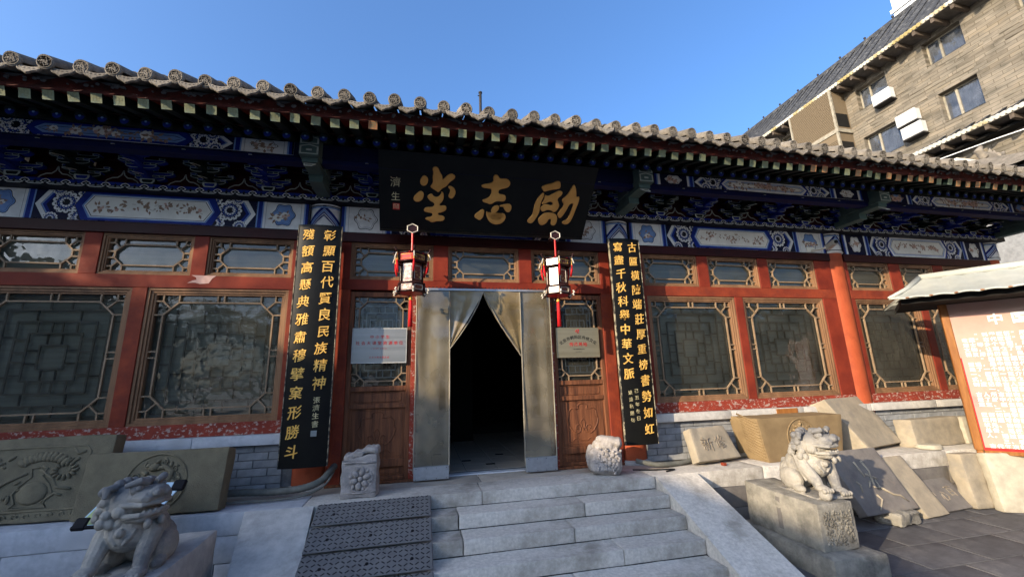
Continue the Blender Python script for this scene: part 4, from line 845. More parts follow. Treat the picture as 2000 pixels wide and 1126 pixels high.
# ---------------------------------------------------------------- couplet boards
def couplet(x, y, label, colR, colL, small, wd, zt, zb, sR, sL):
    e = empty('couplet_board', label, 'couplet board', (x, y, zb), 'long couplet boards flanking the door')
    m = MB(); n = 12; vs = []; fs = []             # gently curved board
    for k, (dz) in enumerate((zb, zt)):
        for off in (0, .03):
            for j in range(n+1):
                u = -1+2*j/n; vs.append((x+u*wd/2, y+.035*(u*u)+off, dz))
    N = n+1
    for j in range(n): fs += [(j, j+1, 2*N+j+1, 2*N+j), (N+j+1, N+j, 3*N+j, 3*N+j+1), (j+1, j, N+j, N+j+1), (2*N+j, 2*N+j+1, 3*N+j+1, 3*N+j)]
    fs += [(0, 2*N, 3*N, N), (n, N+n, 3*N+n, 2*N+n)]; m.add(vs, fs); o = m.obj('board', LACQ, e); smooth_auto(o.data, 30)
    m = MB()
    for u in (-1, 1): m.box(x+u*wd/2-.004, x+u*wd/2+.004, y+.028, y+.066, zb, zt)
    m.obj('board_edge', BRASSE, e)
    for zz in (zb+.5, zt-.12): m = MB(); m.box(x-.06, x+.06, y+.04, -.10, zz, zz+.025); m.obj('hanger', IRON, e)
    q = random.Random(len(colR))
    for txt, cx_, z0, z1, s in ((colR, x+wd*.235, *sR), (colL, x-wd*.235, *sL)):
        for i, ch in enumerate(txt):
            zc = z0+(z1-z0)*i/(len(txt)-1); xx = cx_+q.uniform(-.008, .008); u = (xx-x)/(wd/2); mm = MB()
            chars(mm, frame((xx, y+.035*u*u-.001, zc), (1, q.uniform(-.01, .01)+u*.15, q.uniform(.03, .12)), (0, 0, 1)), [(ch, 0, 0, s*q.uniform(.94, 1.06))], .006, .04, sx=.95, warp=.075, italic=.06)
            mm.obj('golden_character', GOLD, e)
    mm = MB()
    for txt, cx_, z0, dz, s in small:
        for i, ch in enumerate(txt): chars(mm, frame((x+cx_, y+.035*(cx_/(wd/2))**2-.001, z0-i*dz), (1, 0, .05), (0, 0, 1)), [(ch, 0, 0, s)], .0, .03, warp=.1)
    mm.obj('small_inscription', PALET, e)
    return e
BRASSE = pm('worn_board_edge', (.30, .26, .18), (.03, .03, .03), 14, .5, .1, 40, lo=.45, hi=.55)
cl = couplet(-2.02, -.385, 'left black couplet board with a small grey seal near its foot', '彰顯百代賢良民族精神', '殘額高懸典雅肅穆擘窠形勝斗', [('張濟生書', .10, .98, .085, .075)], .485, 3.02, .285, (2.89, 1.16, .15), (2.89, .45, .15))
m = MB(); m.box(-1.955, -1.895, -.392, -.385, .60, .66); 
m.obj('seal', GREYP, cl)
couplet(1.965, -.385, 'right black couplet board with chipped lower corners, before the window bay', '古匾橫陳端莊厚重榜書勢如虹', '寫盡千秋科舉中華文脈', [('己丑年冬日', -.035, .95, .085, .06), ('姚遠利題句', -.115, .93, .085, .06)], .455, 3.03, .285, (2.90, .47, .15), (2.90, 1.17, .15))
# ---------------------------------------------------------------- palace lanterns
LPD = pm('shaded_lantern_glass', (.20, .05, .03), (.05, .02, .02), 30, .25, 0, 60, dirt=(.55, .35, .12), ds=34, dlo=.56, dhi=.6)  # shade of the side turned from the sun, put into the glass colour
def lantern(x, y, ztop, label, rz):
    e = empty('palace_lantern', label, 'lantern', (x, y, ztop), 'hexagonal palace lanterns hung before the door', rz)
    L = lambda: MB()
    pts = lambda r, a0=0, n=6: [(r*math.cos(math.pi*2*k/n+a0), r*math.sin(math.pi*2*k/n+a0)) for k in range(n)]
    def o(mb, nm, mt, par=None, sm=False):
        ob = bpy.data.objects.new(nm, mb.mesh(nm, mt, sm)); COL.objects.link(ob); ob.parent = par or e; return ob
    h = L(); h.tube([(0, -.02, -.01), (0, .03, -.01)], .055, 6, 0, True, Matrix.Rotation(-rz, 4, 'Z')); h.tube([(0, .0, -.01), (0, .28, .02)], .014, 8, 0, True, Matrix.Rotation(-rz, 4, 'Z')); o(h, 'hook_plate', LBLK)
    h = L(); R3 = Matrix.Rotation(-rz, 4, 'Z'); hx = [(.058*math.cos(k*math.pi/3+math.pi/6), -.024, .058*math.sin(k*math.pi/3+math.pi/6)-.01) for k in range(7)]; h.tube([Vector(p) for p in hx], .006, 5, 0, False, R3); o(h, 'hook_rim', CREAM)
    r = L(); r.cyl((0, 0), .010, -.34, -.05, 8); o(r, 'hanging_rod', LRED)
    z1, z2, z3, z4 = -.345, -.45, -.70, -.80
    top = L(); A = pts(.125); B = pts(.13)
    def cage(mb, r_, za, zb, t=.009):
        P = pts(r_)
        for k in range(6):
            a, b = P[k], P[(k+1) % 6]; mb.tube([(a[0], a[1], za), (a[0], a[1], zb)], t, 6)
            for z in (za, zb): mb.tube([(a[0], a[1], z), (b[0], b[1], z)], t, 6)
    fr = L(); cage(fr, .15, z1, z2+.005, .011); cage(fr, .115, z2-.004, z3+.004, .010); cage(fr, .135, z3-.004, z4, .011)
    for k, p in enumerate(pts(.15)):               # carved corner heads and feet
        d = Vector((p[0], p[1], 0)).normalized(); q = Vector((p[0], p[1], z1))
        fr.tube([q, q+d*.03+Vector((0, 0, .015)), q+d*.045+Vector((0, 0, .04)), q+d*.035+Vector((0, 0, .06))], [.012, .011, .01, .006], 6)
        fr.ball(q+d*.045+Vector((0, 0, .045)), (.016, .016, .012), 0, 6, 4)
        q2 = Vector((p[0]*.92, p[1]*.92, z4)); fr.tube([q2, q2+d*.025+Vector((0, 0, -.015)), q2+d*.04+Vector((0, 0, .0))], [.012, .012, .008], 6)
    o(fr, 'frame', LBLK, None, True)
    cr = L()
    for k, p in enumerate(pts(.15)):
        d = Vector((p[0], p[1], 0)).normalized(); q = Vector((p[0], p[1], z1))
        for t in range(5): cr.ball(q+d*(.03+.004*t)+Vector((0, 0, -.01-t*.014)), (.008, .008, .007), 0, 6, 4)
        q2 = Vector((p[0], p[1], z4))
        for t in range(4): cr.ball(q2+d*(.025+.006*math.sin(t*2))+Vector((0, 0, .03-t*.016)), (.011, .011, .009), 0, 6, 4)
    o(cr, 'carved_trim', CREAM, None, True)
    for lev, (r_, za, zb, mt) in enumerate(((.146, z1-.012, z2+.018, None), (.111, z2-.016, z3+.016, LPAN), (.131, z3-.014, z4+.012, LPAN))):
        P = pts(r_)
        for k in range(6):
            a, b = Vector((*P[k], 0)), Vector((*P[(k+1) % 6], 0)); a, b = a.lerp(b, .07), b.lerp(a, .07); m = L()
            mt_ = mt or (LRED if x < 0 else LPAN)
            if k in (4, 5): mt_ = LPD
            m.add([(a.x, a.y, za), (b.x, b.y, za), (b.x, b.y, zb), (a.x, a.y, zb)], [(0, 1, 2, 3)])
            m.add([(a.x*.97, a.y*.97, za), (b.x*.97, b.y*.97, za), (b.x*.97, b.y*.97, zb), (a.x*.97, a.y*.97, zb)], [(3, 2, 1, 0)])
            pa = o(m, 'painted_pane', mt_)
            ed = L(); n_ = Vector((a.y-b.y, b.x-a.x, 0)).normalized()*-.0035; 
            if n_.dot(a+b) < 0: n_ = -n_
            hh_ = (zb-za)*.14; ww = (b-a)*.1; c4 = [a+ww+n_+Vector((0, 0, za+hh_)), b-ww+n_+Vector((0, 0, za+hh_)), b-ww+n_+Vector((0, 0, zb-hh_)), a+ww+n_+Vector((0, 0, zb-hh_))]
            ed.tube(c4+[c4[0]], .0028, 4, 0, False); o(ed, 'pane_border', GOLD if lev == 0 else CREAM, pa)
    lid = L(); lid.tube([(0, 0, z1+.01), (0, 0, z1-.006)], [.14, .15], 6); o(lid, 'cap', LRED); lid = L(); lid.tube([(0, 0, z4+.005), (0, 0, z4-.01)], [.13, .12], 6); o(lid, 'bottom_plate', LRED)
    for k, p in enumerate(pts(.172)):              # side tassels
        t = L(); t.ball((p[0], p[1], z1-.10), (.010, .010, .014), 0, 7, 5); t.tube([(p[0], p[1], z1-.11), (p[0]*.98, p[1]*.98, z1-.16), (p[0]*.9, p[1]*.9, z1-.24)], [.008, .012, .010], 7); o(t, 'side_tassel', SILKR, None, True)
        t = L(); t.tube([(p[0], p[1], z1-.0), (p[0], p[1], z1-.09)], .0035, 5); t.ball((p[0], p[1], z1-.085), (.009, .009, .009), 0, 6, 4); o(t, 'tassel_cord', GOLD)
    t = L(); t.ball((0, 0, z4-.075), (.02, .02, .018), 0, 8, 6); t.cyl((0, 0), .004, z4-.08, z4, 6); t.ball((0, 0, z4-.055), (.012, .012, .01), 0, 8, 5); o(t, 'tassel_knot', GOLD, None, True)
    t = L(); t.tube([(0, 0, z4-.08), (0, 0, z4-.11), (0, 0, z4-.2), (0, 0, z4-.40)], [.010, .017, .018, .022], 10); o(t, 'tassel', SILKR, None, True)
    e.scale = (1.2, 1.2, 1.0)
    return e
lantern(-.935, -.55, 2.965, 'left palace lantern with a red upper pane, hanging before the left door post', R(38))
lantern(.875, -.55, 2.965, 'right palace lantern with pale glaring panes, hanging above the brass plaque', R(22))
# ---------------------------------------------------------------- plastic strip door curtain
C = empty('door_curtain', 'translucent tan plastic door curtain parted over the dark doorway', 'curtain', (0, -.12, 0))
def sheet(x0, x1, z0, z1, nm, sd, par=C, cut=None):
    m = MB(); nx, nz = 14, 40; vs = []
    for j in range(nz+1):
        for i in range(nx+1):
            u, v = i/nx, j/nz; z = z0+(z1-z0)*v; X1 = cut(z) if cut else (x0, x1)
            x = X1[0]+(X1[1]-X1[0])*u
            vs.append((x, -.115+.030*noise.noise(Vector((x*4+sd, z*1.1, 0)))-.008*math.sin(u*11+sd)*(1-v*.6), z))
    m.add(vs, [(j*(nx+1)+i, j*(nx+1)+i+1, (j+1)*(nx+1)+i+1, (j+1)*(nx+1)+i) for j in range(nz) for i in range(nx)]); return m.obj(nm, PVC if nm == 'fixed_strip' else PVCW, par, True)
sheet(-.87, -.455, .10, 2.30, 'fixed_strip', 1); sheet(.48, .89, .10, 2.30, 'fixed_strip', 5)
def lerpc(z, a): 
    t = max(0, min(1, (2.28-z)/(2.28-a))); return t
sheet(-.46, -.02, 1.54, 2.295, 'pulled_flap', 9, cut=lambda z: (-.455-.012*math.sin(z*9), -.02-.44*lerpc(z, 1.54)**1.12))
sheet(0, .48, 1.44, 2.295, 'pulled_flap', 14, cut=lambda z: (-.02+.49*lerpc(z, 1.44)**1.25, .48+.008*math.sin(z*8)))
for x0, x1, z0, z1, s in ((-.87, -.458, .0, .165, 1), (.487, .892, .0, .185, 2)):
    m = MB(); m.cbox(x0, x1, -.145, -.10, .018, z1, .004); o = m.obj('metal_foot_plate', ALU, C)
    m = MB()
    for i in range(4):
        for z in (.032, z1-.016): m.ball((x0+.03+(x1-x0-.06)*i/3, -.146, z), (.005, .003, .005), 0, 7, 4)
    m.obj('rivet', IRON, o)
m = MB(); m.cbox(-.79, .885, -.14, -.10, 2.292, 2.322, .004); o = m.obj('hanging_rail', ALU, C); m = MB()
for i in range(34): m.ball((-.77+i*.049, -.13, 2.334), (.011, .009, .008), 0, 6, 4)
m.obj('hook_row', IRON, o)
for x in (-.872, -.457, .482, .893):
    m = MB(); m.tube([(x, -.128, .1), (x+.003, -.127, 1.2), (x, -.125, 2.3)], .008, 6); m.obj('strip_edge', WFR, C)
for pts in ([(-.018, -.13, 2.285), (-.09, -.133, 2.1), (-.21, -.136, 1.88), (-.33, -.134, 1.7), (-.45, -.13, 1.54)], [(-.018, -.13, 2.285), (.07, -.133, 2.1), (.2, -.136, 1.85), (.34, -.134, 1.64), (.47, -.13, 1.44)]):
    m = MB(); m.tube(pts, .007, 6); m.obj('strip_edge', WFR, C)
# ---------------------------------------------------------------- two metal plaques
e = empty('metal_plaque', 'silver plaque with faint red lettering on the left door leaf', 'plaque', (-1.31, -.06, 1.38))
MB().cbox(-1.63, -.992, -.075, -.055, 1.385, 1.805, .004).obj('plate', SILVP, e)
m = MB()
for a in ((-1.635, -.987, 1.80, 1.81), (-1.635, -.987, 1.380, 1.388)): m.box(a[0], a[1], -.079, -.055, a[2], a[3])
for a in (-1.635, -.992): m.box(a, a+.006, -.078, -.056, 1.388, 1.80)
m.obj('plate_rim', PLAST, e)
Fp = frame((-1.311, -.0762, 1.595), (1, 0, 0), (0, 0, 1)); m = MB()
def row(mb, F, txt, v, s, step=None, u0=0, **k): step = step or s*1.05; n = len(txt); chars(mb, F, [(c, u0+(i-(n-1)/2)*step, v, s) for i, c in enumerate(txt)], **k)
row(m, Fp, '中小学生', .105, .047, .062, u0=-.0, bold=.01, ext=.01); row(m, Fp, '社会大课堂资源单位', .03, .05, .064, bold=.01, ext=.01); row(m, Fp, '(2009-2012)', -.035, .026, .017, ext=.01)
row(m, Fp, '北京市教育委员会', -.145, .026, .03, ext=.01); m.obj('red_lettering', REDT, e)
e = empty('metal_plaque', 'brass-coloured plaque with curved black and red lettering on the right door leaf', 'plaque', (1.29, -.06, 1.40))
MB().cbox(.982, 1.605, -.075, -.055, 1.403, 1.812, .004).obj('plate', GOLDP, e)
Fp = frame((1.293, -.0762, 1.607), (1, 0, 0), (0, 0, 1)); m = MB(); t = '北京市朝阳区传统文化'
for i, c in enumerate(t):
    a = (i-4.5)*.137; chars(m, frame((1.293+.42*math.sin(a), -.0762, 1.607-.345+.42*math.cos(a)), (math.cos(a), 0, -math.sin(a)), (math.sin(a), 0, math.cos(a))), [(c, 0, 0, .054)], .012, .01)
row(m, Fp, '中国科举匾额博物馆文化', -.09, .015, .016, ext=.01); row(m, Fp, '2010年3月', -.125, .015, .012, ext=.01); m.obj('black_lettering', BLKT, e)
m = MB(); row(m, Fp, '传承基地', -.025, .058, .066, bold=.015, ext=.01)
for k in range(3): a0 = k*2.1; m.tube([(1.293+(.012+.006*j)*math.cos(a0+j*.5), -.078, 1.762+(.012+.006*j)*math.sin(a0+j*.5)) for j in range(4)], [.009, .008, .006, .003], 6)
m.obj('red_lettering', REDT, e)
# small orange plate on the sill, security camera
e = tag(MB().cbox(4.25, 4.62, -.152, -.142, .505, .612, .004).obj('orange_label_plate', SIGNW), 'small plain orange wooden plate on the grey sill behind the ochre block', 'plate')
CAMG = pm('camera_grey_plastic', (.40, .38, .33), None, 6, .5, 0)
e = empty('security_camera', 'pale security camera fixed to the beam left of the sunlit column', 'camera', (5.5, -.2, 3.06))
MB().tube([(5.50, -.07, 3.09), (5.5, -.26, 3.05), (5.5, -.33, 3.06)], .016, 8).obj('arm', CREAM, e)
MB().box(5.42, 5.58, -.09, -.074, 3.07, 3.15).obj('mount', CREAM, e)
T = TR((5.56, -.38, 3.08), R(-14), 0, R(-12)); MB().cbox(-.04, .04, -.09, .09, -.032, .032, .01, 0, T).obj('housing', CAMG, e); MB().cbox(-.048, .048, -.11, .085, .033, .04, .003, 0, T).obj('hood', CAMG, e)
m = MB(); m.tube([(0, -.125, 0), (0, -.105, 0)], .026, 14, 0, True, T); m.obj('lens', BLACK, e)
# ---------------------------------------------------------------- carved stones
def relief(F, items):
    """raised ornaments on a stone face: tubes and domes pressed into the plane"""
    m = MB()
    for it in items:
        if it[0] == 't':
            pts, r = it[1], it[2]; vs = [F @ Vector((p[0], p[1], 0)) for p in pts]; m.tube(vs, r, 7)
        else:
            _, u, v, ru, rv, h, a = it; q = MB(); q.ball((0, 0, 0), (ru, rv, h), 0, 12, 7); m.add(q.v, q.f, 0, F @ Matrix.Translation((u, v, 0)) @ Matrix.Rotation(a, 4, 'Z'))
    return m
def spiral(u, v, r, turns=1.4, a0=0, s=1, n=16): return [(u+r*(1-t/n*.85)*math.cos(a0+s*t/n*turns*6.28), v+r*(1-t/n*.85)*math.sin(a0+s*t/n*turns*6.28)) for t in range(n+1)]
def beast_roundel(seed, r):
    q = random.Random(seed); it = [('t', [(r*math.cos(k*.196), r*math.sin(k*.196)) for k in range(33)], .008)]
    body = [(-.55, -.35), (-.35, -.1), (-.05, .05), (.2, -.05), (.42, .1), (.45, .38), (.2, .55), (-.05, .5)]
    it.append(('t', [(a*r, b*r) for a, b in body], [.02, .03, .035, .036, .033, .028, .024, .02]))
    it += [('d', -.15*r, .55*r, .2*r, .15*r, .035, .3), ('d', -.33*r, .6*r, .1*r, .06*r, .03, .2), ('d', -.05*r, .72*r, .1*r, .05*r, .03, 1)]
    for a, b, c, d in ((-.35, -.15, -.6, .2), (-.1, 0, -.35, .3), (.2, -.05, .1, -.5), (.42, .1, .72, -.1), (-.5, -.3, -.7, -.5), (.1, -.5, .35, -.62), (-.35, .3, -.55, .42)): it.append(('t', [(a*r, b*r), ((a+c)/2*r+.02, (b+d)/2*r), (c*r, d*r)], [.022, .018, .012]))
    for k in range(9):
        a = k*.7; it.append(('t', spiral(.72*r*math.cos(a), .72*r*math.sin(a), .13*r, 1.3, a, 1 if k % 2 else -1), .008))
    for k in range(26):
        a, s = q.uniform(0, 6.28), q.uniform(.1, .85); it.append(('d', s*r*math.cos(a), s*r*math.sin(a), q.uniform(.012, .03), q.uniform(.008, .016), .012, q.uniform(0, 3)))
    return it
def stone(name, label, cat, dims, mat, loc, rx=0, ry=0, rz=0, group=None, **k):
    me = rock(name, dims, mat, **k); T = TR(loc, rx, ry, rz); o = bpy.data.objects.new(name, me); o.location, q, s = T.decompose(); o.rotation_euler = q.to_euler(); put(o); tag(o, label, cat, group); return o, T
# two big carved slabs leaning on the wall at the left
o, T = stone('carved_slab', 'long olive stone slab carved with a vase of flowers, at the far left under the window', 'carved stone', (1.35, .15, .72), OLST, (-4.36, -.50, .005), R(-9), 0, R(-1), bev=.02, amp=.006, cuts=22, seed=2)
Fr = T @ frame((0, -.077, .36), (1, 0, 0), (0, 0, 1)); it = []
it += [('t', [(-.54, -.26), (.50, -.27), (.5, .22), (.46, .27), (-.54, .27), (-.54, -.26)], .008)]
vase = [(.02, .10), (-.05, .09), (-.03, .02), (-.10, -.05), (-.14, -.12), (-.10, -.20), (-.13, -.24), (.15, -.24), (.12, -.20), (.16, -.12), (.12, -.05), (.05, .02), (.07, .09), (.02, .10)]
it.append(('t', [(a+.12, b) for a, b in vase], .009)); it.append(('d', .13, -.12, .12, .10, .02, 0))
for k in range(11):
    a = (k-5)/5; it.append(('d', .15+a*.17, .19-.05*a*a, .028, .045, .022, -a*.9))
for k in range(14): a = k/13*6.28; it.append(('d', .33+.08*math.cos(a), .06+.06*math.sin(a), .028, .014, .02, a))
for k in range(10): a = k/9*6.28; it.append(('d', -.28+.09*math.cos(a), .03+.06*math.sin(a), .032, .014, .02, a))
for P_ in ([(.05, .05), (-.1, -.02), (-.2, -.1), (-.42, -.12)], [(.14, .08), (.25, 0), (.3, -.08), (.42, -.1)], [(-.48, .1), (-.36, .16), (-.25, .12), (-.15, .15)], [(-.5, -.2), (-.4, -.1), (-.3, -.16)], [(.22, -.2), (.3, -.13), (.36, -.15)], [(.36, .25), (.4, .2), (.46, .22)]): it.append(('t', P_, .011))
for k in range(12): it.append(('t', spiral(-.48+k*.088, -.31, .028, .8, 0, 1, 8), .007))
q = random.Random(4)
for k in range(30): it.append(('d', q.uniform(-.5, .47), q.uniform(-.2, .22), q.uniform(.015, .04), q.uniform(.008, .016), .013, q.uniform(0, 3)))
relief(Fr, it).obj('flower_vase_relief', OLST, o, True)
def cutcorner(v):
    if v.x > .45: v.z += (.6-v.x)*.0
    return v
o, T = stone('carved_slab', 'thick olive stone slab carved with a roundel of a coiling beast, behind the left lion', 'carved stone', (1.19, .17, .56), OLST, (-3.235, -.60, .003), R(-10), 0, R(-2), bev=.02, amp=.006, cuts=22, seed=5)
Fr = T @ frame((.02, -.087, .27), (1, 0, 0), (0, 0, 1)); relief(Fr, beast_roundel(3, .255)).obj('beast_roundel', OLST, o, True)
# square flower stone left of the door
def flowerblock(v):
    if v.z > .36 and v.x < .12: v.z -= (.12-v.x)*.28*min(1, (v.z-.36)/.08)
    if v.z > .34: v.y *= .9
    return v
o, T = stone('flower_stone', 'square grey stone block carved with a six-petalled flower, left of the doorway', 'carved stone', (.355, .26, .42), MARB, (-1.405, -.50, 0), 0, 0, R(-3), bev=.03, amp=.011, cuts=20, seed=8, shape=flowerblock)
Fr = T @ frame((.02, -.132, .185), (1, 0, 0), (0, 0, 1)); it = [('d', 0, 0, .027, .027, .032, 0)]
for k in range(6): a = k*math.pi/3+.3; it.append(('d', .068*math.cos(a), .068*math.sin(a), .042, .031, .026, a)); it.append(('d', .1*math.cos(a+.52), .1*math.sin(a+.52), .022, .016, .014, a+.5))
it += [('t', [(.125*math.cos(k*.3+3.6), .125*math.sin(k*.3+3.6)) for k in range(12)], .008), ('t', [(-.16, .155), (-.05, .16), (.06, .15), (.16, .158)], .008), ('t', [(-.16, -.13), (0, -.135), (.16, -.128)], .007)]
relief(Fr, it).obj('flower_relief', MARB, o, True)
m = MB(); 
for i, x in enumerate((-.14, -.10, -.05, .0, .06, .11, .15)): m.tube([(x, -.10+(.02 if i == 0 else 0), .385+.03*(x > -.08)+.035*(x > 0)), (x+.01, 0, .40+.03*(x > -.08)+.04*(x > 0)), (x, .10, .385+.03*(x > -.08))], .033, 8, 0, True, T)
m.tube([(.07, -.08, .46), (.14, -.09, .455), (.165, -.085, .43), (.155, -.08, .405)], [.03, .032, .028, .02], 8, 0, True, T)
ob = bpy.data.objects.new('curled_top', remesh(m, 'curled_top', MARB, .008, 3, .006, 14, 3)); put(ob, o)
# stone beast block right of the door
m = MB(); m.cbox(-.21, .17, -.15, .19, .01, .30, .05); m.ball((.0, .02, .33), (.17, .16, .09)); m.ball((.05, -.06, .385), (.13, .08, .055)); m.ball((-.19, .05, .17), (.07, .14, .16)); m.ball((.14, -.04, .36), (.06, .1, .07)); m.ball((-.04, -.05, .40), (.09, .07, .045))
ob = bpy.data.objects.new('beast_stone', remesh(m, 'beast_stone', MARB, .011, 5, .010, 9, 9)); ob.location = (1.42, -.46, .0); ob.rotation_euler = (0, 0, R(-24)); put(ob); tag(ob, 'weathered stone beast block with a flower relief, right of the doorway', 'carved stone')
T = TR((1.42, -.46, 0), 0, 0, R(-24)); Fr = T @ frame((.02, -.150, .175), (1, 0, 0), (0, 0, 1)); it = [('d', 0.01, 0.02, .025, .025, .03, 0)]
for k in range(5): a = k*1.2566-.4; it.append(('d', .01+.052*math.cos(a), .02+.052*math.sin(a), .034, .026, .022, a))
q = random.Random(6)
for k in range(34): it.append(('d', q.uniform(-.14, .15), q.uniform(-.14, .13), q.uniform(.01, .03), q.uniform(.01, .02), .014, q.uniform(0, 3)))
relief(Fr, it).obj('flower_relief', MARB, ob, True)
# inscribed buff slab
o, T = stone('inscribed_slab', 'small buff stone slab with two incised characters, leaning right of the couplet board', 'inscribed stone', (.74, .14, .42), SLAB, (2.93, -.42, .035), R(-22), R(0), R(10), bev=.022, amp=.007, cuts=18, seed=12, shape=lambda v: Vector((v.x*(1.0-.18*(v.z/.42))-.02*(v.z/.42)+.04, v.y, v.z)))
m = MB(); chars(m, T @ frame((0, -.0745, .2), (1, 0, 0), (0, 0, 1)), [('新', -.08, 0, .19), ('修', .14, .01, .19)], -.006, .03, warp=.12); m.obj('incised_character', pm('incised_line', (.25, .21, .16), None, 10, .9, .1, 40), o)
MB().cbox(2.94, 2.99, -.56, -.50, 0.001, .035, .006).obj('stone_wedge', PEEL2).parent = None
w_ = bpy.data.objects['stone_wedge']; tag(w_, 'small red wedge under the small buff inscribed slab', 'wedge')
# ochre trapezoid block with roundel
def trap(v):
    k = v.z/.55; v.x = v.x*(.86+.14*k) ; return v
o, T = stone('ochre_block', 'ochre stone block with ribbed left flank and a carved roundel, behind the right lion', 'carved stone', (1.40, .50, .545), YST, (4.18, -.34, 0), 0, 0, R(1), bev=.01, amp=.003, cuts=22, seed=14, shape=trap)
Fr = T @ frame((-.03, -.252, .29), (1, 0, 0), (0, 0, 1)); relief(Fr, beast_roundel(8, .225)).obj('beast_roundel', YST, o, True)
m = MB()
for k in range(13): z = .04+k*.038; xl = -.70*(.86+.14*z/.55); m.tube([(xl-.003, -.23, z), (xl-.006, -.05, z+.05), (xl-.003, .1, z+.09)], .012, 6, 0, True, T)
m.obj('ribbed_flank', YST, o, True)
# leaning grey-buff slab
o, T = stone('leaning_slab', 'large plain buff slab with a pointed left corner, leaning against the wall below the red column', 'stone slab', (1.0, .30, .74), SLAB, (5.62, -.31, 0), R(-26), R(0), R(14), bev=.012, amp=.005, cuts=16, seed=21, shape=lambda v: Vector((v.x-(v.z-.37)*.32, v.y, v.z)))
o, T = stone('plain_block', 'pale buff rectangular stone block behind the round stone disc', 'stone block', (1.02, .24, .39), SLAB, (6.72, -.36, 0), R(-4), 0, R(3), bev=.02, amp=.008, cuts=18, seed=24)
o, T = stone('end_block', 'narrow bright pale stone block beside the info board post', 'stone block', (.36, .24, .385), PALE, (7.40, -.37, 0), R(-3), 0, R(2), bev=.02, amp=.005, cuts=14, seed=25)
m = MB(); m.tube([(0, 0, 0), (0, 0, .012), (0, 0, .05), (0, 0, .065), (0, 0, .068)], [.135, .15, .15, .135, .09], 32)
o = m.obj('stone_disc', PALE); smooth_auto(o.data, 40); o.location = (6.33, -.55, 0); tag(o, 'flat round pale stone disc on the terrace edge', 'stone disc')
# slabs leaning below the terrace
def low(label, nm, W, Ht, th, x, y, z, lean, yaw_, mat, seed, sh=0, grp=None, cat='stone slab'):
    return stone(nm, label, cat, (W, th, Ht), mat, (x, y, z), R(-lean), 0, R(yaw_), group=grp, bev=.012, amp=.004, cuts=16, seed=seed, shape=lambda v: Vector((v.x-(v.z-Ht/2)*sh, v.y, v.z)))
o, T = low('dark inscribed slab with a large flowing character, leaning below the terrace behind the right lion', 'inscribed_slab', .86, .72, .11, 4.60, -1.14, -.53, 24, 4, SLABG, 31, .16, cat='inscribed stone')
m = MB(); Fs = T @ frame((0, -.058, .38), (1, 0, 0), (0, 0, 1))
for P_ in ([(-.12, .2), (-.10, .1), (-.08, .02)], [(0, .2), (.04, .08), (.0, -.02)], [(-.05, .05), (.06, .0), (.1, -.02)], [(.02, .02), (-.02, -.1), (.05, -.12), (.06, -.02)], [(-.06, -.18), (-.02, -.24), (-.14, -.34)], [(.05, -.1), (.2, -.2), (.3, -.22), (.38, -.3)], [(-.26, -.02), (-.22, -.06), (-.25, -.14)], [(-.04, -.03), (-.1, -.1)]): m.tube([Fs @ Vector((a, b, 0)) for a, b in P_], [.013]*(len(P_)-1)+[.006], 6)
m.obj('inscription', SLAB, o, True)
low('plain dark slab partly in sun, leaning between two inscribed slabs', 'leaning_slab', .42, .72, .09, 5.33, -1.10, -.65, 26, 6, SLAB, 33, .20)
o, T = low('low dark slab with incised script, lowest of the leaning slabs below the terrace', 'inscribed_slab', .76, .40, .08, 5.86, -1.02, -.65, 40, 4, SLABG, 36, .28, cat='inscribed stone')
m = MB(); chars(m, T @ frame((0, -.042, .2), (1, 0, 0), (0, 0, 1)), [('福', -.2, .05, .13), ('心', .0, -.02, .14), ('百', .17, .03, .15)], 0, .02, warp=.14); m.obj('inscription', MATS['incised_line'], o)
o, T = stone('grey_rubble', 'rough grey boulder under the dark inscribed slab', 'rock', (.42, .28, .14), PLINTH, (4.78, -1.13, -.65), 0, 0, R(8), bev=.03, amp=.03, cuts=14, seed=40)
o, T = stone('moulded_pillar', 'weathered moulded stone post leaning at the corner below the info board', 'stone post', (.32, .18, .66), SLAB, (6.30, -1.0, -.65), R(-5), 0, R(-4), bev=.025, amp=.006, cuts=18, seed=42, shape=lambda v: Vector((v.x*(1+.06*math.sin(v.z*19)), v.y*(1+.1*math.sin(v.z*19)), v.z)))
o, T = stone('broad_slab', 'broad pale slab with sun on its top, standing below the info board', 'stone slab', (.56, .13, .69), PALE, (6.60, -1.27, -.66), R(-7), 0, R(-22), bev=.03, amp=.006, cuts=16, seed=44)
o, T = stone('edge_slab', 'pale slab cut by the right edge of the photo below the info board', 'stone slab', (.5, .13, .66), PALE, (7.02, -1.62, -.66), R(-7), 0, R(-40), bev=.03, amp=.006, cuts=14, seed=47)
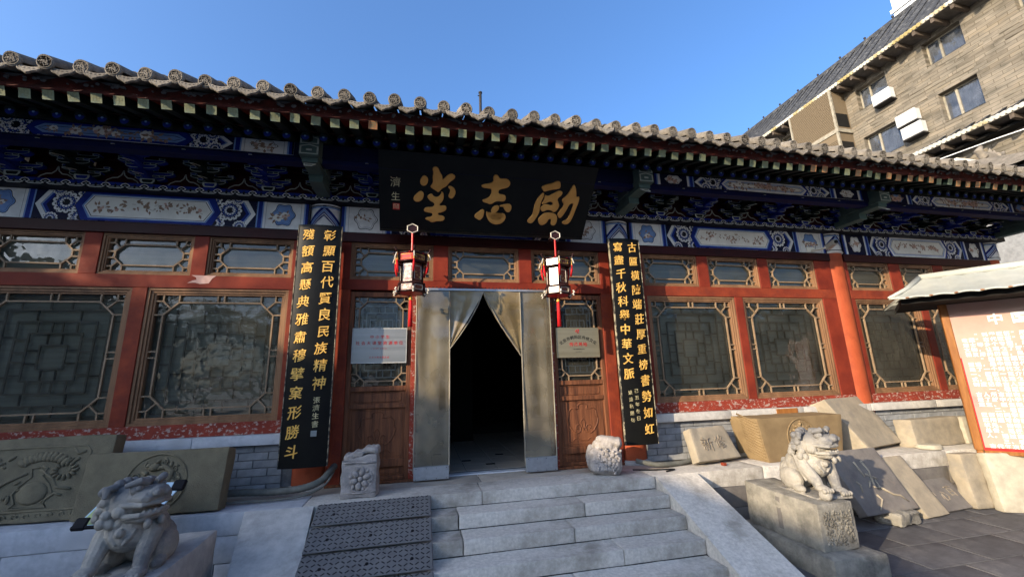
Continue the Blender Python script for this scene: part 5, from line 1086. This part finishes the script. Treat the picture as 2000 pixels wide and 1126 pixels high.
# ---------------------------------------------------------------- lions
def lion(nm, hy, mirror, seed):
    m = MB(); B = m.ball
    B((0, .13, .15), (.17, .15, .15), 0, 16, 10); m.tube([(0, .15, .14), (0, .06, .24), (0, -.04, .33)], [.13, .15, .14], 14)
    B((0, -.10, .27), (.145, .13, .135), 0, 16, 10); B((0, -.04, .36), (.12, .12, .1), 0, 14, 8)
    for s in (-1, 1):
        B((s*.14, .06, .11), (.075, .14, .11), 0, 14, 8); B((s*.165, -.05, .04), (.045, .08, .04), 0, 12, 7)
        lx = s*.125; ym = -.06 if s*mirror > 0 else 0; up = .05 if s*mirror > 0 else 0
        m.tube([(s*.10, -.06, .33), (s*.135, -.12, .25), (lx, -.17+ym, .14), (lx, -.19+ym, .05+up)], [.072, .066, .05, .044], 12)
        m.tube([(s*.15, -.085, .31), (s*.17, -.12, .22), (s*.16, -.15, .13)], [.03, .026, .012], 8)
        B((lx, -.225+ym, .038+up), (.056, .075, .036), 0, 12, 7)
        for k in range(4): B((lx+(k-1.5)*.027, -.285+ym, .030+up), (.016, .026, .022), 0, 8, 6)
        if up: B((lx, -.25+ym, .035), (.058, .058, .05), 0, 14, 9)
    B((-.0, -.235, .29), (.03, .03, .03), 0, 8, 6)
    hd = MB(); b = hd.ball
    b((0, .0, 0), (.125, .13, .11), 0, 16, 10)
    hd.cbox(-.102, .102, -.185, -.02, .0, .066, .024); b((0, -.11, .052), (.10, .09, .045), 0, 14, 8); b((0, -.175, .068), (.062, .032, .036), 0, 12, 7)
    for s in (-1, 1): b((s*.032, -.195, .06), (.026, .02, .022), 0, 8, 6)
    hd.cbox(-.09, .09, -.165, -.01, -.105, -.062, .018); hd.tube([(-.10, .0, -.03), (-.104, -.07, -.062), (-.088, -.15, -.058), (0, -.18, -.053), (.088, -.15, -.058), (.104, -.07, -.062), (.10, 0, -.03)], .018, 8)
    hd.tube([(-.105, .0, .0), (-.108, -.08, .002), (-.092, -.16, .0), (0, -.19, .004), (.092, -.16, .0), (.108, -.08, .002), (.105, 0, 0)], .015, 8)
    hd.cbox(-.04, .04, -.16, -.02, -.06, -.035, .01)
    for s in (-1, 1):
        for k in range(3): b((s*(.02+.025*k), -.185+.012*k, -.042), (.009, .009, .014), 0, 6, 5)
        b((s*.072, -.085, .088), (.036, .036, .034), 0, 12, 8); hd.tube([(s*.028, -.115, .118), (s*.075, -.112, .138), (s*.125, -.06, .115)], [.019, .024, .014], 8)
        hd.tube([(s*.10, .03, .11), (s*.145, .04, .10), (s*.16, .03, .05)], [.022, .026, .012], 8)
        b((s*.105, -.03, -.035), (.036, .045, .036), 0, 10, 7)
        for k in range(5): b((s*(.10+.012*math.sin(k*2)), .04+.012*k, -.10+.045*k), (.038, .034, .032), 0, 9, 7)
        for k in range(4): b((s*(.045+.03*k), -.03+.03*k, -.12+.008*k), (.028, .028, .032), 0, 9, 7)
        b((s*.045, -.17, -.115), (.022, .022, .03), 0, 8, 6)
    for k in range(9):
        for j in range(3): a = k/8*math.pi; b((.115*math.cos(a)*(1-.12*j), .075+.035*j, .02+.095*math.sin(a)*(1-.15*j)-.05*j), (.032, .032, .030), 0, 8, 6)
    b((0, -.04, .115), (.05, .06, .03), 0, 8, 6)
    T = TR((0, -.12, .46), R(0), 0, hy) @ Matrix.Scale(1.10, 4); m.add(hd.v, hd.f, 0, T)
    for k in range(5): B((math.sin(k*1.7)*.03, .16-.014*k, .30-.05*k+.04), (.045, .04, .04), 0, 8, 6)
    m.tube([(0, .28, .06), (.02, .31, .16), (0, .28, .26)], [.04, .055, .03], 8)
    for s in (-1, 1): m.tube([(s*.02, -.225, .21), (s*.05, -.215, .25), (s*.07, -.19, .30)], [.006, .018, .022], 7)
    m.box(-.19, .19, -.28, .28, -.02, .006)
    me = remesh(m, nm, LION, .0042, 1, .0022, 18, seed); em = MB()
    for s in (-1, 1): em.ball((s*.080, -.108, .094), (.018, .018, .018), 0, 12, 8); 
    E_ = MB(); E_.add(em.v, em.f, 0, T); return me, E_
def place_lion(label, x, y, z, rz, hy, mirror, seed, sc=1.0, nm='stone_lion'):
    me, E_ = lion(nm, hy, mirror, seed); o = bpy.data.objects.new(nm, me); o.location = (x, y, z); o.rotation_euler = (0, 0, rz); o.scale = (sc,)*3; put(o); tag(o, label, 'stone lion', 'pair of small guardian lions beside the steps')
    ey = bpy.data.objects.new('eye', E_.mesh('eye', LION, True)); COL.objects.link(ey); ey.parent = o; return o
place_lion('left stone lion with its head turned right, before the roundel slab', -2.72, -1.72, -.06, R(2), R(68), -1, 3, .98)
place_lion('right stone lion sitting on a rough plinth with a ball under its paw, sunlit chest', 3.09, -1.62, -.045, R(-4), R(26), -1, 8, 1.0)
for sx, lab1, lab2 in ((-1, 'upper stone plinth under the left lion', 'lower stone base under the left lion plinth'), (1, 'upper rough stone plinth under the right lion', 'lower rounded stone base under the right lion plinth')):
    X = 2.94 if sx > 0 else -2.66
    o, T = stone('lion_plinth', lab1, 'plinth', (.40, .88, .40), PLINTH if sx > 0 else STONE, (X, -1.56, -.452), 0, 0, R(0 if sx > 0 else 0), bev=.02, amp=.006, cuts=20, seed=50+sx, shape=lambda v: Vector((v.x*(1+.12*(v.y < -.2)*0), v.y, v.z+(.06*max(0, (v.y-.05)) if v.z > .2 else 0))))  # left plinth takes a lighter stone colour to make up for its shade
    m = MB(); q = random.Random(5+sx)
    for k in range(190): u, v = q.uniform(-.15, .15), q.uniform(.05, .33); a = q.uniform(.006, .014); m.ball((u, -.442, v), (a, .009, q.uniform(.006, .018)), 0, 6, 4, T)
    m.obj('pitted_front', PLINTH, o, True)
    m = MB(); m.box(-.204, -.198, -.02, .03, .07, .36, 0, T); m.obj('groove', SLABG, o)
    stone('lower_plinth', lab2, 'plinth', (.60, 1.12, .21), PLINTH, (X+.03, -1.58, -.66), 0, 0, 0, bev=.04, amp=.008, cuts=20, seed=60+sx)
# tilted sign plate behind the left lion
e = empty('tilted_sign', 'white tilted display plate with black rubber corners behind the left lion', 'sign', (-3.1, -1.0, 0))
A_, B_, D_ = Vector((-3.47, -1.16, .085)), Vector((-2.92, -1.16, .07)), Vector((-3.30, -.93, .345)); ux = (B_-A_); uy = (D_-A_); uy = uy-ux.normalized()*uy.dot(ux.normalized())
Fs = frame(A_, ux, uy); W, Hh = .50, uy.length
m = MB(); m.add([(0, 0, 0), (W, 0, 0), (W+.12, Hh, 0), (.12, Hh, 0), (0, 0, -.012), (W, 0, -.012), (W+.12, Hh, -.012), (.12, Hh, -.012)], [(0, 1, 2, 3), (7, 6, 5, 4), (0, 4, 5, 1), (1, 5, 6, 2), (2, 6, 7, 3), (3, 7, 4, 0)], 0, Fs); m.obj('plate', pm('bluish_white_sheet', (.55, .70, .78), (.5, .66, .74), 4, .3, 0), e)
m = MB(); m.add([(.02, .02, .003), (W-.05, .02, .003), (W+.05, Hh*.7, .003), (.10, Hh*.7, .003)], [(0, 1, 2, 3)], 0, Fs); m.obj('yellow_print', pm('pale_yellow_print', (.55, .62, .25), None, 8, .4, 0), e)
for u, v in ((0, 0), (W, 0), (W+.12, Hh), (.12, Hh)):
    m = MB(); m.cbox(-.05, .05, -.05, .05, -.02, .014, .012, 0, Fs @ Matrix.Translation((u+(.03 if u < .3 else -.03), v+(.03 if v < .1 else -.03), 0))); m.obj('corner_guard', RUBD, e)
m = MB(); m.box(-.02, W, -.006, .012, -.02, .008, 0, Fs); m.obj('lower_edge', RUBD, e)
m = MB(); m.tube([(-3.1, -1.0, .2), (-3.1, -.98, -.65)], .02, 8); m.cbox(-3.3, -2.9, -1.12, -.84, -.65, -.63, .004); m.obj('stand', IRON, e)
# hoses
def hose(nm, pts, r, label, mat=HOSE, ribs=False):
    P_ = [Vector(p) for p in pts]; out = []
    for i in range(len(P_)-1):
        p0, p1, p2, p3 = P_[max(i-1, 0)], P_[i], P_[i+1], P_[min(i+2, len(P_)-1)]
        for k in range(10):
            t = k/10; out.append(.5*((2*p1)+(p2-p0)*t+(2*p0-5*p1+4*p2-p3)*t*t+(3*p1-p0-3*p2+p3)*t**3))
    out.append(P_[-1]); m = MB(); m.tube(out, [r*(1+.08*(k % 2)) for k in range(len(out))] if ribs else r, 10); o = m.obj(nm, mat, None, True); tag(o, label, 'hose'); return o
hose('cable_hose', [(-3.0, -.42, .10), (-2.6, -.33, .08), (-2.3, -.36, .07), (-2.0, -.40, .09), (-1.83, -.36, .14), (-1.76, -.28, .21), (-1.74, -.12, .24)], .034, 'thick grey ribbed hose running from the carved slab to the left column', ribs=True)
hose('thin_pipe', [(-3.0, -.50, .035), (-2.4, -.50, .022), (-2.0, -.47, .03), (-1.80, -.40, .09), (-1.73, -.30, .18), (-1.735, -.13, .22)], .012, 'thin pale pipe curving beside the thick hose at the left column')
hose('cable_hose', [(1.85, -.36, .10), (2.1, -.42, .05), (2.45, -.36, .035), (2.8, -.28, .05), (3.3, -.24, .04), (3.7, -.2, .04)], .028, 'dusty ribbed hose running behind the buff inscribed slab', ribs=True)
hose('thin_cable', [(1.75, -.45, .02), (2.0, -.5, .012), (2.25, -.55, .012), (2.1, -.62, .01)], .008, 'thin dark cable lying on the terrace by the right column', RUBD)
hose('orange_cable', [(6.02, -.84, -.63), (6.15, -.9, -.64), (5.95, -.93, -.64), (6.12, -.98, -.64)], .008, 'short orange cable on the ground beside the low inscribed slab', ORAN)
# ---------------------------------------------------------------- information board
IB_ = empty('info_board', 'large red and beige information board under a pale metal roof at the right edge', 'information board', (6.5, -1.1, -.65))
th_ = R(-52); D = Vector((math.cos(th_), math.sin(th_), 0)); N_ = Vector((-.788, -.616, 0)); O = Vector((6.49, -1.08, .05)); FI = frame(O, D, (0, 0, 1)); Wb = 2.3
m = MB(); m.cbox(.0, Wb, 0, 1.95, -.02, 0, .003, 0, FI); m.obj('printed_panel', SIGNR, IB_); m = MB(); m.box(0, Wb, 0, .035, 0, .002, 0, FI); m.box(0, .016, .035, 1.2, 0, .002, 0, FI); m.obj('crimson_border', REDT, IB_)
m = MB(); m.cbox(-.085, .0, -.0, 2.02, -.05, .03, .008, 0, FI); m.cbox(Wb, Wb+.085, -.7, 2.02, -.05, .03, .008, 0, FI); m.cbox(0, Wb, 1.95, 2.02, -.05, .025, .008, 0, FI); m.cbox(0, Wb, -.05, 0, -.05, .02, .005, 0, FI); m.obj('wooden_frame', SIGNW, IB_)
m = MB(); m.cbox(-.07, -.01, -.72, .0, -.045, .025, .005, 0, FI); m.obj('post', SIGNW, IB_)
m = MB(); row(m, FI, '中国科举匾额博物馆', 1.70, .155, .215, u0=1.28, bold=.02, ext=.006)
body = ['　　“科举匾额”展由励志堂主人多年', '收藏“古代匾额”精品组成，分为状元', '进士等多个专题，展出历代科举匾额与', '文物，让观众了解古代科举文化的由来', '和发展的历程，是国内规模较大的展馆', '　　“励志堂题匾”，由名人书写，立意', '深远，是中国古代教育的真实写照，也', '是了一个时代文人志向与理想的体现', '一、匾额一览介绍，科举匾额的内容形', '式，可以让观众从中了解古代礼仪文化', '制度记录古人求学之路与不凡的人生', '　　一、看匾额中所体现的人生志向', '古人所言志向，立身立德，以文会友', '是了解中小学生课外知识的好去处所', '重生、医生赋什么，书法艺术的价值', '　　二、看匾额入门，书写的形式美感', '匾额如同字画，有着丰富的历史内涵', '匾所题写的科举，是古代读书人的荣耀', '状元、榜眼、探花，乡试会试殿试名次', '总督、巡抚、翰林，官职品级一一可见', '人。通过简介，可以了解人物生平事迹', '　　三、看书法艺术，篆隶楷行皆精美', '古代每次科举考试，书写都极为重要的']
its = []
for i, t in enumerate(body):
    t = t+body[(i+7) % 23].replace('　', '')[:15]
    for j, c in enumerate(t):
        if c != '　': its.append((c, .09+j*.066, 1.50-i*.0655, .058))
chars(m, FI, [(c, u, v, s*1.0) for c, u, v, s in its], bold=.014, ext=.006, sx=1.65) if False else chars(m, FI, its, bold=.012, ext=.006)
m.obj('white_lettering', WHT, IB_)
# roof of the board: two slopes of pale pressed metal tiles
FR = frame(O+Vector((0, 0, 2.0)), D, (0, 0, 1))
def roofslope(sgn, nm):
    m = MB(); nu, nv = 96, 12; vs = []
    u0, u1 = -.62, Wb+.6
    for j in range(nv+1):
        for i in range(nu+1):
            t = j/nv; u = u0+(u1-u0)*i/nu; d = .74*(1-t)
            lift = .10*max(0, (-.1-u)/.7)**2*0
            tt = min(t, max(0, (u-u0)/.42)); d = .74*(1-tt)      # hipped left end
            z = .01+.34*(tt**1.15)+.018*abs(math.sin(u*math.pi/.23))**1.0+.010*((t*4) % 1); vs.append((u, z, sgn*d))
    f = [(j*(nu+1)+i, j*(nu+1)+i+1, (j+1)*(nu+1)+i+1, (j+1)*(nu+1)+i) for j in range(nv) for i in range(nu)]
    if sgn < 0: f = [q[::-1] for q in f]
    m.add(vs, f, 0, FR); o = m.obj(nm, METR, IB_, True)
    md = o.modifiers.new('t', 'SOLIDIFY'); md.thickness = .012; return o
roofslope(1, 'metal_roof'); roofslope(-1, 'metal_roof')
m = MB(); m.box(-.5, Wb+.45, -.05, .02, -.58, .58, 0, FR); m.obj('roof_soffit', DARK, IB_)
m = MB(); m.tube([(-.2, .38, 0), (Wb, .39, 0)], .05, 10, 0, True, FR); 
for s in (-1, 1): m.tube([(-.2, .38, 0), (-.40, .18, s*.40), (-.62, .04, s*.74)], [.04, .03, .018], 8, 0, True, FR)
m.obj('roof_ridge', METR, IB_, True)
m = MB()
for k in range(12): m.ball((-.55+k*.23+.115, .018, .735), (.022, .012, .02), 0, 8, 5, FR)
m.obj('rust_spot', ORAN, IB_)
# rolled bright tin and timber leaning above the board roof
# ---------------------------------------------------------------- hotel behind
HX = 22.0
HT = empty('hotel', 'large sunlit brown stone hotel with dark tiled roof rising behind the hall', 'building', (HX, 10, GZ))
def gy(a): return a
wins = [(5.08, 6.50, 14.80, 16.0), (5.05, 6.42, 11.86, 13.27), (8.14, 9.60, 14.72, 15.95), (8.10, 9.75, 11.75, 13.17), (2.05, 3.45, 14.85, 16.05), (2.0, 3.4, 11.95, 13.4), (12.9, 14.3, 14.75, 15.95), (5.0, 6.4, 8.2, 9.5), (1.6, 3.0, 8.2, 9.5), (-1.0, .4, 14.8, 16), (-1, .4, 11.9, 13.3)]
# wall as a grid with the windows left open
ys = sorted({-14, 30}|{a for w_ in wins for a in w_[:2]}); zs = sorted({GZ, 16.45}|{a for w_ in wins for a in w_[2:]})
m = MB()
for a, b in zip(ys, ys[1:]):
    for c, d in zip(zs, zs[1:]):
        if any(w_[0] <= (a+b)/2 <= w_[1] and w_[2] <= (c+d)/2 <= w_[3] for w_ in wins): continue
        m.add([(HX, a, c), (HX, b, c), (HX, b, d), (HX, a, d)], [(0, 3, 2, 1)])
m.box(HX+.8, HX+12, -14, 30, GZ, 16.4); m.obj('wall', HOTW, HT)
blk = [rock('wall_block', (.05, l, .17), HOTW, .008, .006, 8, 70+i, 5) for i, l in enumerate((.9, .6, 1.3))]
q = random.Random(11)                              # stone courses proud of the wall, where they can be told apart
cnt = 0; z = 10.9
while z < 16.3 and cnt < 290:
    y = 1.0+q.uniform(0, .6)
    while y < 15 and cnt < 290:
        i = q.randrange(3); L = (.9, .6, 1.3)[i]
        if q.random() < .30 and not any(w_[0]-L/2-.05 < y < w_[1]+L/2+.05 and w_[2]-.2 < z < w_[3]+.03 for w_ in wins) and not 9.9 < y < 12.9:
            inst('wall_block', blk[i], HT, TR((HX+.004+q.uniform(0, .012), y, z))); cnt += 1
        y += L+.02
    z += .19
for k, (a, b, c, d) in enumerate(wins):
    m = MB(); t = .06
    m.box(HX+.26, HX+.34, a, b, c, c+t); m.box(HX+.26, HX+.34, a, b, d-t, d); m.box(HX+.26, HX+.34, a, a+t, c+t, d-t); m.box(HX+.26, HX+.34, b-t, b, c+t, d-t)
    sp = b-(b-a)*.36; m.box(HX+.25, HX+.34, sp-.04, sp+.04, c+t, d-t); m.box(HX+.27, HX+.33, sp+.04, b-t, c+.0+t, c+t+.03)
    m.box(HX, HX+.8, a-.0, b, c-.02, c); o = m.obj('window', WFR, HT)
    m = MB(); m.add([(HX, a, c), (HX+.8, a, c), (HX+.8, a, d), (HX, a, d)], [(0, 1, 2, 3)]); m.add([(HX, b, c), (HX+.8, b, c), (HX+.8, b, d), (HX, b, d)], [(3, 2, 1, 0)]); m.add([(HX, a, d), (HX+.8, a, d), (HX+.8, b, d), (HX, b, d)], [(0, 1, 2, 3)]); m.obj('reveal', HOTW, o)
    m = MB(); m.add([(HX+.30, a, c), (HX+.30, b, c), (HX+.30, b, d), (HX+.30, a, d)], [(0, 3, 2, 1)]); m.obj('pane', HGLASS, o)
    m = MB(); n = 20; f = .55 if k % 2 else .95; vs = []
    for i in range(n+1):
        y = a+(b-a)*f*i/n; x = HX+.45+.03*math.sin(i*1.9)
        vs += [(x, y, c), (x, y, d)]
    m.add(vs, [(2*i, 2*i+1, 2*i+3, 2*i+2) for i in range(n)]); m.obj('curtain', CURT, o)
m = MB()                                           # projecting brown tiled stair bay
m.box(HX-1.0, HX, 10.2, 12.75, 11.4, 16.3); o = m.obj('tiled_bay', HOTB, HT)
m = MB()
for i in range(26): m.box(HX-1.012, HX-.999, 10.2, 12.75, 14.05+i*.088, 14.05+i*.088+.012)
for i in range(20): m.box(HX-1.012, HX-.999, 10.2, 12.75, 11.6+i*.088, 11.6+i*.088+.012)
m.obj('tile_joint', DARK, o)
m = MB(); m.box(HX-1.06, HX-.95, 10.15, 10.26, 11.3, 16.3); m.box(HX-1.06, HX-.95, 12.7, 12.8, 11.3, 16.3); m.box(HX-1.05, HX+.0, 10.12, 12.8, 13.72, 13.93); m.obj('pale_trim', WFR, o)
m = MB(); m.box(HX-.9, HX-.1, 10.185, 10.2, 14.1, 14.9); m.obj('side_opening', DARK, o); MB().box(HX-.9, HX-.1, 10.185, 10.2, 12.1, 13.2).obj('side_opening', DARK, o)
# main roof
ex, ez, rx, rz = HX-1.0, 16.37, HX+2.2, 19.75
def hroof(ex, ez, rx, rz, y0, y1, nm):
    m = MB(); n = int((y1-y0)/.11); vs = []
    for i in range(n+1):
        y = y0+(y1-y0)*i/n; w_ = .035*math.sin(i*math.pi/1.5)
        vs += [(ex, y, ez+w_), (rx, y, rz+w_)]
    m.add(vs, [(2*i, 2*i+1, 2*i+3, 2*i+2) for i in range(n)]); o = m.obj(nm, HROOF, HT)
    m = MB(); k = 0
    for yy in [y0+.5*i for i in range(int((y1-y0)/.5))]: m.add([(ex+.04, yy, ez+.05), (ex+.04, yy+.16, ez+.05), (rx, yy+.16, rz+.09), (rx, yy, rz+.09)], [(0, 3, 2, 1)])
    m.obj('cover_tile_row', HROOF, o)
    m = MB(); i = 0; y = y0
    while y < y1: m.tube([(ex-.03, y, ez-.02), (ex+.12, y, ez+.06)], .085, 8); y += .17
    m.obj('glazed_edge', EDGE, o)
    m = MB(); m.box(ex+.03, HX, y0, y1, ez-.10, ez-.06); m.obj('soffit', SOFF, HT)
    y = y0
    while y < y1: MB_R.append((ex, ez, y)); y += .72
MB_R = []
hroof(ex, ez, rx, rz, -4, 26, 'roof')
hroof(HX-1.2, 10.55, HX, 11.2, -4, 7.4, 'canopy_roof')
for ex_, ez_, y in MB_R:
    MB().box(ex_+.06, HX, y, y+.13, ez_-.30, ez_-.10).obj('eave_beam', BARK, HT)
m = MB(); m.box(rx-.1, rx+.2, -4, 26, rz-.1, rz+.14); m.add([(rx, -4, rz), (rx+6, -4, rz-5), (rx+6, 26, rz-5), (rx, 26, rz)], [(0, 1, 2, 3)]); m.obj('roof_ridge', HROOF, HT)
m = MB(); y = 4
while y < 22: m.tube([(rx+.1, y, rz+.1), (rx+.1, y, rz+.34)], .03, 5); m.ball((rx+.1, y, rz+.38), (.07, .07, .07), 0, 6, 4); y += 1.5
m.obj('ridge_light', IRON, HT)
m = MB(); m.box(HX-.6, HX-.05, -4, 7.3, 10.2, 10.3); m.obj('canopy_beam', DARK, HT)
m = MB(); m.box(HX-.02, HX+.3, -4, 3.9, 7.6, 9.6); m.obj('recess', DARK, HT)
# rooftop block
m = MB(); m.box(27, 33, 4.6, 9.9, 19, 26); m.box(26.9, 27, 4.5, 10.0, 22.3, 22.55); o = m.obj('rooftop_block', pm('pale_render', (.62, .64, .66), (.55, .57, .6), 2, .9, .1, 10), HT)
# air conditioners
def aircon(y, z, label):
    e = empty('air_conditioner', label, 'air conditioner', (HX-.3, y, z), 'white air conditioner boxes on the hotel wall')
    x = HX-.42
    m = MB(); m.cbox(x, HX-.08, y-.42, y+.42, z, z+.58, .02); m.obj('casing', PLAST, e)
    m = MB(); m.box(x+.02, HX, y-.36, y-.32, z-.05, z-.002); m.box(x+.02, HX, y+.32, y+.36, z-.05, z-.002); m.box(x, HX, y-.42, y+.42, z-.07, z-.05); m.obj('bracket', IRON, e)
    m = MB(); 
    for t in range(5): m.tube([(x-.006, y-.1+.05*(t+1)*math.cos(a*.6), z+.29+.05*(t+1)*math.sin(a*.6)) for a in range(12)], .004, 4)
    m.obj('fan_grille', WFR, e)
aircon(8.3, 14.25, 'air conditioner hanging alone under the hotel window beside the tiled bay'); aircon(7.55, 12.52, 'upper of the two stacked air conditioners beside the lower hotel window'); aircon(7.45, 11.80, 'lower of the two stacked air conditioners beside the lower hotel window')
# overhead wires and pole by the hotel
def wire(nm, P_, r, label, cat, mat):
    m = MB(); m.tube(P_, r, 6); o = m.obj(nm, mat); tag(o, label, cat)
wire('overhead_wire', [(19.5, -2.0, 8.55), (19.5, 4, 9.2+.0), (20.2, 9.5, 9.9)], .025, 'pale cable strung under the hotel canopy', 'cable', PLAST)
m = MB(); m.tube([(21.0, 2.0, 11.6), (20.9, 1.9, 8.0)], .06, 8); m.tube([(21, 2.1, 11.5), (21.05, 2.35, 11.9), (21, 2.15, 12.2), (21.0, 2.0, 11.8)], .02, 6); tag(m.obj('white_downpipe', PLAST), 'white pipe hanging from the hotel canopy near the right edge', 'pipe')
# low neighbouring roof with ridge beasts
NR = empty('neighbour_pavilion', 'small pavilion roof with a pale ridge and carved ridge beasts beyond the hall', 'pavilion', (18, 3, GZ))
m = MB(); m.box(15.25, 21, 2.9, 3.15, 7.34, 7.44); m.obj('ridge', CREAM, NR); m = MB(); m.box(15.6, 21, 2.8, 2.9, 7.16, 7.22); m.obj('lower_ridge_line', CREAM, NR)
m = MB(); m.add([(14.6, .6, 6.4), (21, .6, 6.4), (21, 3.0, 7.3), (15.3, 3.0, 7.3), (14.6, 5.4, 6.4), (21, 5.4, 6.4)], [(0, 1, 2, 3), (3, 2, 5, 4), (0, 3, 4)]); m.obj('roof', TILE, NR)
MB().box(15.2, 21, 1.2, 4.9, GZ, 6.5).obj('wall', BRICK, NR)
for x, s in ((16.95, 1.35), (18.45, .75)):
    B0 = 7.44; m = MB(); m.ball((x, 3.0, B0+.14*s), (.30*s, .10, .17*s)); m.tube([(x-.22*s, 3.0, B0+.14*s), (x-.36*s, 3.0, B0+.30*s), (x-.22*s, 3.0, B0+.42*s)], [.09*s, .08*s, .05*s], 8)
    m.tube([(x+.18*s, 3.0, B0+.2*s), (x+.40*s, 3.0, B0+.26*s), (x+.52*s, 3.0, B0+.38*s)], [.10*s, .07*s, .02], 8); m.tube([(x, 3.0, B0+.2*s), (x+.05*s, 3.0, B0+.42*s)], [.07*s, .02], 6); m.tube([(x+.14*s, 3.0, B0+.2*s), (x+.18*s, 3.0, B0+.38*s)], [.06*s, .02], 6)
    m.box(x-.25*s, x+.28*s, 2.92, 3.08, B0-.03, B0+.06)
    ob = bpy.data.objects.new('ridge_beast', remesh(m, 'ridge_beast', TILE, .025, 2, .01, 8, 2)); put(ob, NR)
# ---------------------------------------------------------------- things behind and beside the camera that shade and are mirrored
SH = empty('side_hall', 'low side hall left of the courtyard, outside the photo', 'hall', (-20, -14, GZ))
MB().box(-26, -16.8, -27, -5, GZ, 5.9).obj('wall', BRICK, SH)
m = MB(); m.add([(-16, -28, 6.4), (-16, -4.4, 6.4), (-21, -4.4, 8.1), (-21, -28, 8.1), (-26, -28, 6.4), (-26, -4.4, 6.4)], [(0, 1, 2, 3), (3, 2, 5, 4)]); m.add([(-16, -28, 6.28), (-16, -4.4, 6.28), (-21, -4.4, 7.98), (-21, -28, 7.98), (-26, -28, 6.28), (-26, -4.4, 6.28)], [(3, 2, 1, 0), (4, 5, 2, 3)]); m.obj('roof', TILE, SH)
y = -27.9
m = MB()
while y < -4.4: m.tube([(-15.98, y, 6.42), (-21, y, 8.12)], .06, 6); y += .26
m.obj('tile_row', TILE, SH, kind='stuff')
OB = empty('opposite_building', 'dark hall across the courtyard behind the camera, seen only mirrored in the panes', 'building', (30, -24, GZ))
MB().box(7, 60, -31, -24, GZ, 4.2).obj('wall', HOTB, OB)
m = MB(); m.add([(6, -22.6, 4.0), (61, -22.6, 4.0), (57, -27, 7.0), (10, -27, 7.0), (6, -32, 4.0), (61, -32, 4.0)], [(0, 1, 2, 3), (3, 2, 5, 4), (1, 5, 2), (0, 3, 4)]); m.obj('roof', HROOF, OB)
def tree(x, y, h, seed, label, depth=5, spread=.5, trunk=.16, leaves=0, group=None):
    q = random.Random(seed); m = MB(); tips = []
    def grow(p, d, L, r, k):
        pts = [p]; n = 4
        for i in range(n):
            d = (d+Vector((q.uniform(-1, 1), q.uniform(-1, 1), q.uniform(-.3, .8)))*.16).normalized(); pts.append(pts[-1]+d*L/n)
        m.tube(pts, [r*(1-.38*i/n) for i in range(n+1)], 7 if k > 3 else 4, 0, False)
        if k <= 2: tips.append(pts[-1])
        if k == 0: return
        for j in range(q.choice((2, 3, 3))):
            a = q.uniform(0, 6.28); s = Vector((math.cos(a), math.sin(a), q.uniform(.0, .5))); nd = (d*.75+s*spread).normalized()
            grow(pts[q.choice((2, 3, 4))], nd, L*q.uniform(.62, .82), r*.58, k-1)
    e = empty('bare_tree' if not leaves else 'evergreen_tree', label, 'tree', (x, y, GZ), group)
    grow(Vector((x, y, GZ)), Vector((0, 0, 1)), h*.34, trunk, depth); m.obj('trunk', BARK, e, True)
    if leaves:
        c = MB()
        for t in tips:
            for _ in range(leaves):
                p = t+Vector((q.gauss(0, .22), q.gauss(0, .22), q.gauss(0, .2))); a = Vector((q.uniform(-1, 1), q.uniform(-1, 1), q.uniform(-1, 1))).normalized(); b = a.orthogonal().normalized(); s = q.uniform(.04, .09)
                c.add([p+a*s, p+b*s*.6, p-a*s, p-b*s*.6], [(0, 1, 2, 3)])
        c.obj('crown', LEAF, e)
    return e
G_ = 'courtyard trees behind the camera'
tree(-11.6, -5.0, 8.5, 1, 'bare tree left of the courtyard, shading the left windows', 6, .42, .15, group=G_)
tree(-5.2, -9.6, 4.3, 5, 'small evergreen tree shading the paving', 5, .7, .09, 9, G_)
pr = [tree(-3.5, -15, 9.5, 3, 'bare tree mirrored in the windows left of the door', 6, .6, .16, group=G_), tree(4.5, -17, 10, 4, 'bare tree mirrored in the panes above the door', 6, .6, .16, group=G_), tree(-11, -17, 7.5, 12, 'leafy tree mirrored in the left windows', 6, .75, .16, 13, G_)]
TL = ['bare tree mirrored in the pane right of the door', 'bare tree mirrored in the window before the info board', 'leafy tree far right behind the camera', 'bare tree at the far right end of the courtyard row', 'leafy tree at the far left end of the courtyard row', 'leafy tree straight behind the camera', 'last bare tree of the courtyard row, far right', 'leafy tree nearest the side hall, behind the camera', 'leafy tree behind the others, left of the camera']
for k, (x, y, i, rz_) in enumerate(((9, -15, 0, 1.1), (14.5, -17.5, 1, 2.4), (20, -16, 2, 2.9), (26, -18, 0, 4.0), (-15, -19, 2, 5.1), (1, -19.5, 2, .7), (32, -17, 1, .4), (-13, -14.5, 2, 5.5), (-7, -19.5, 2, 3.3))):
    c = copy_tree(pr[i]); c['label'] = TL[k]; c.location = (x, y, GZ); c.rotation_euler = (0, 0, rz_)
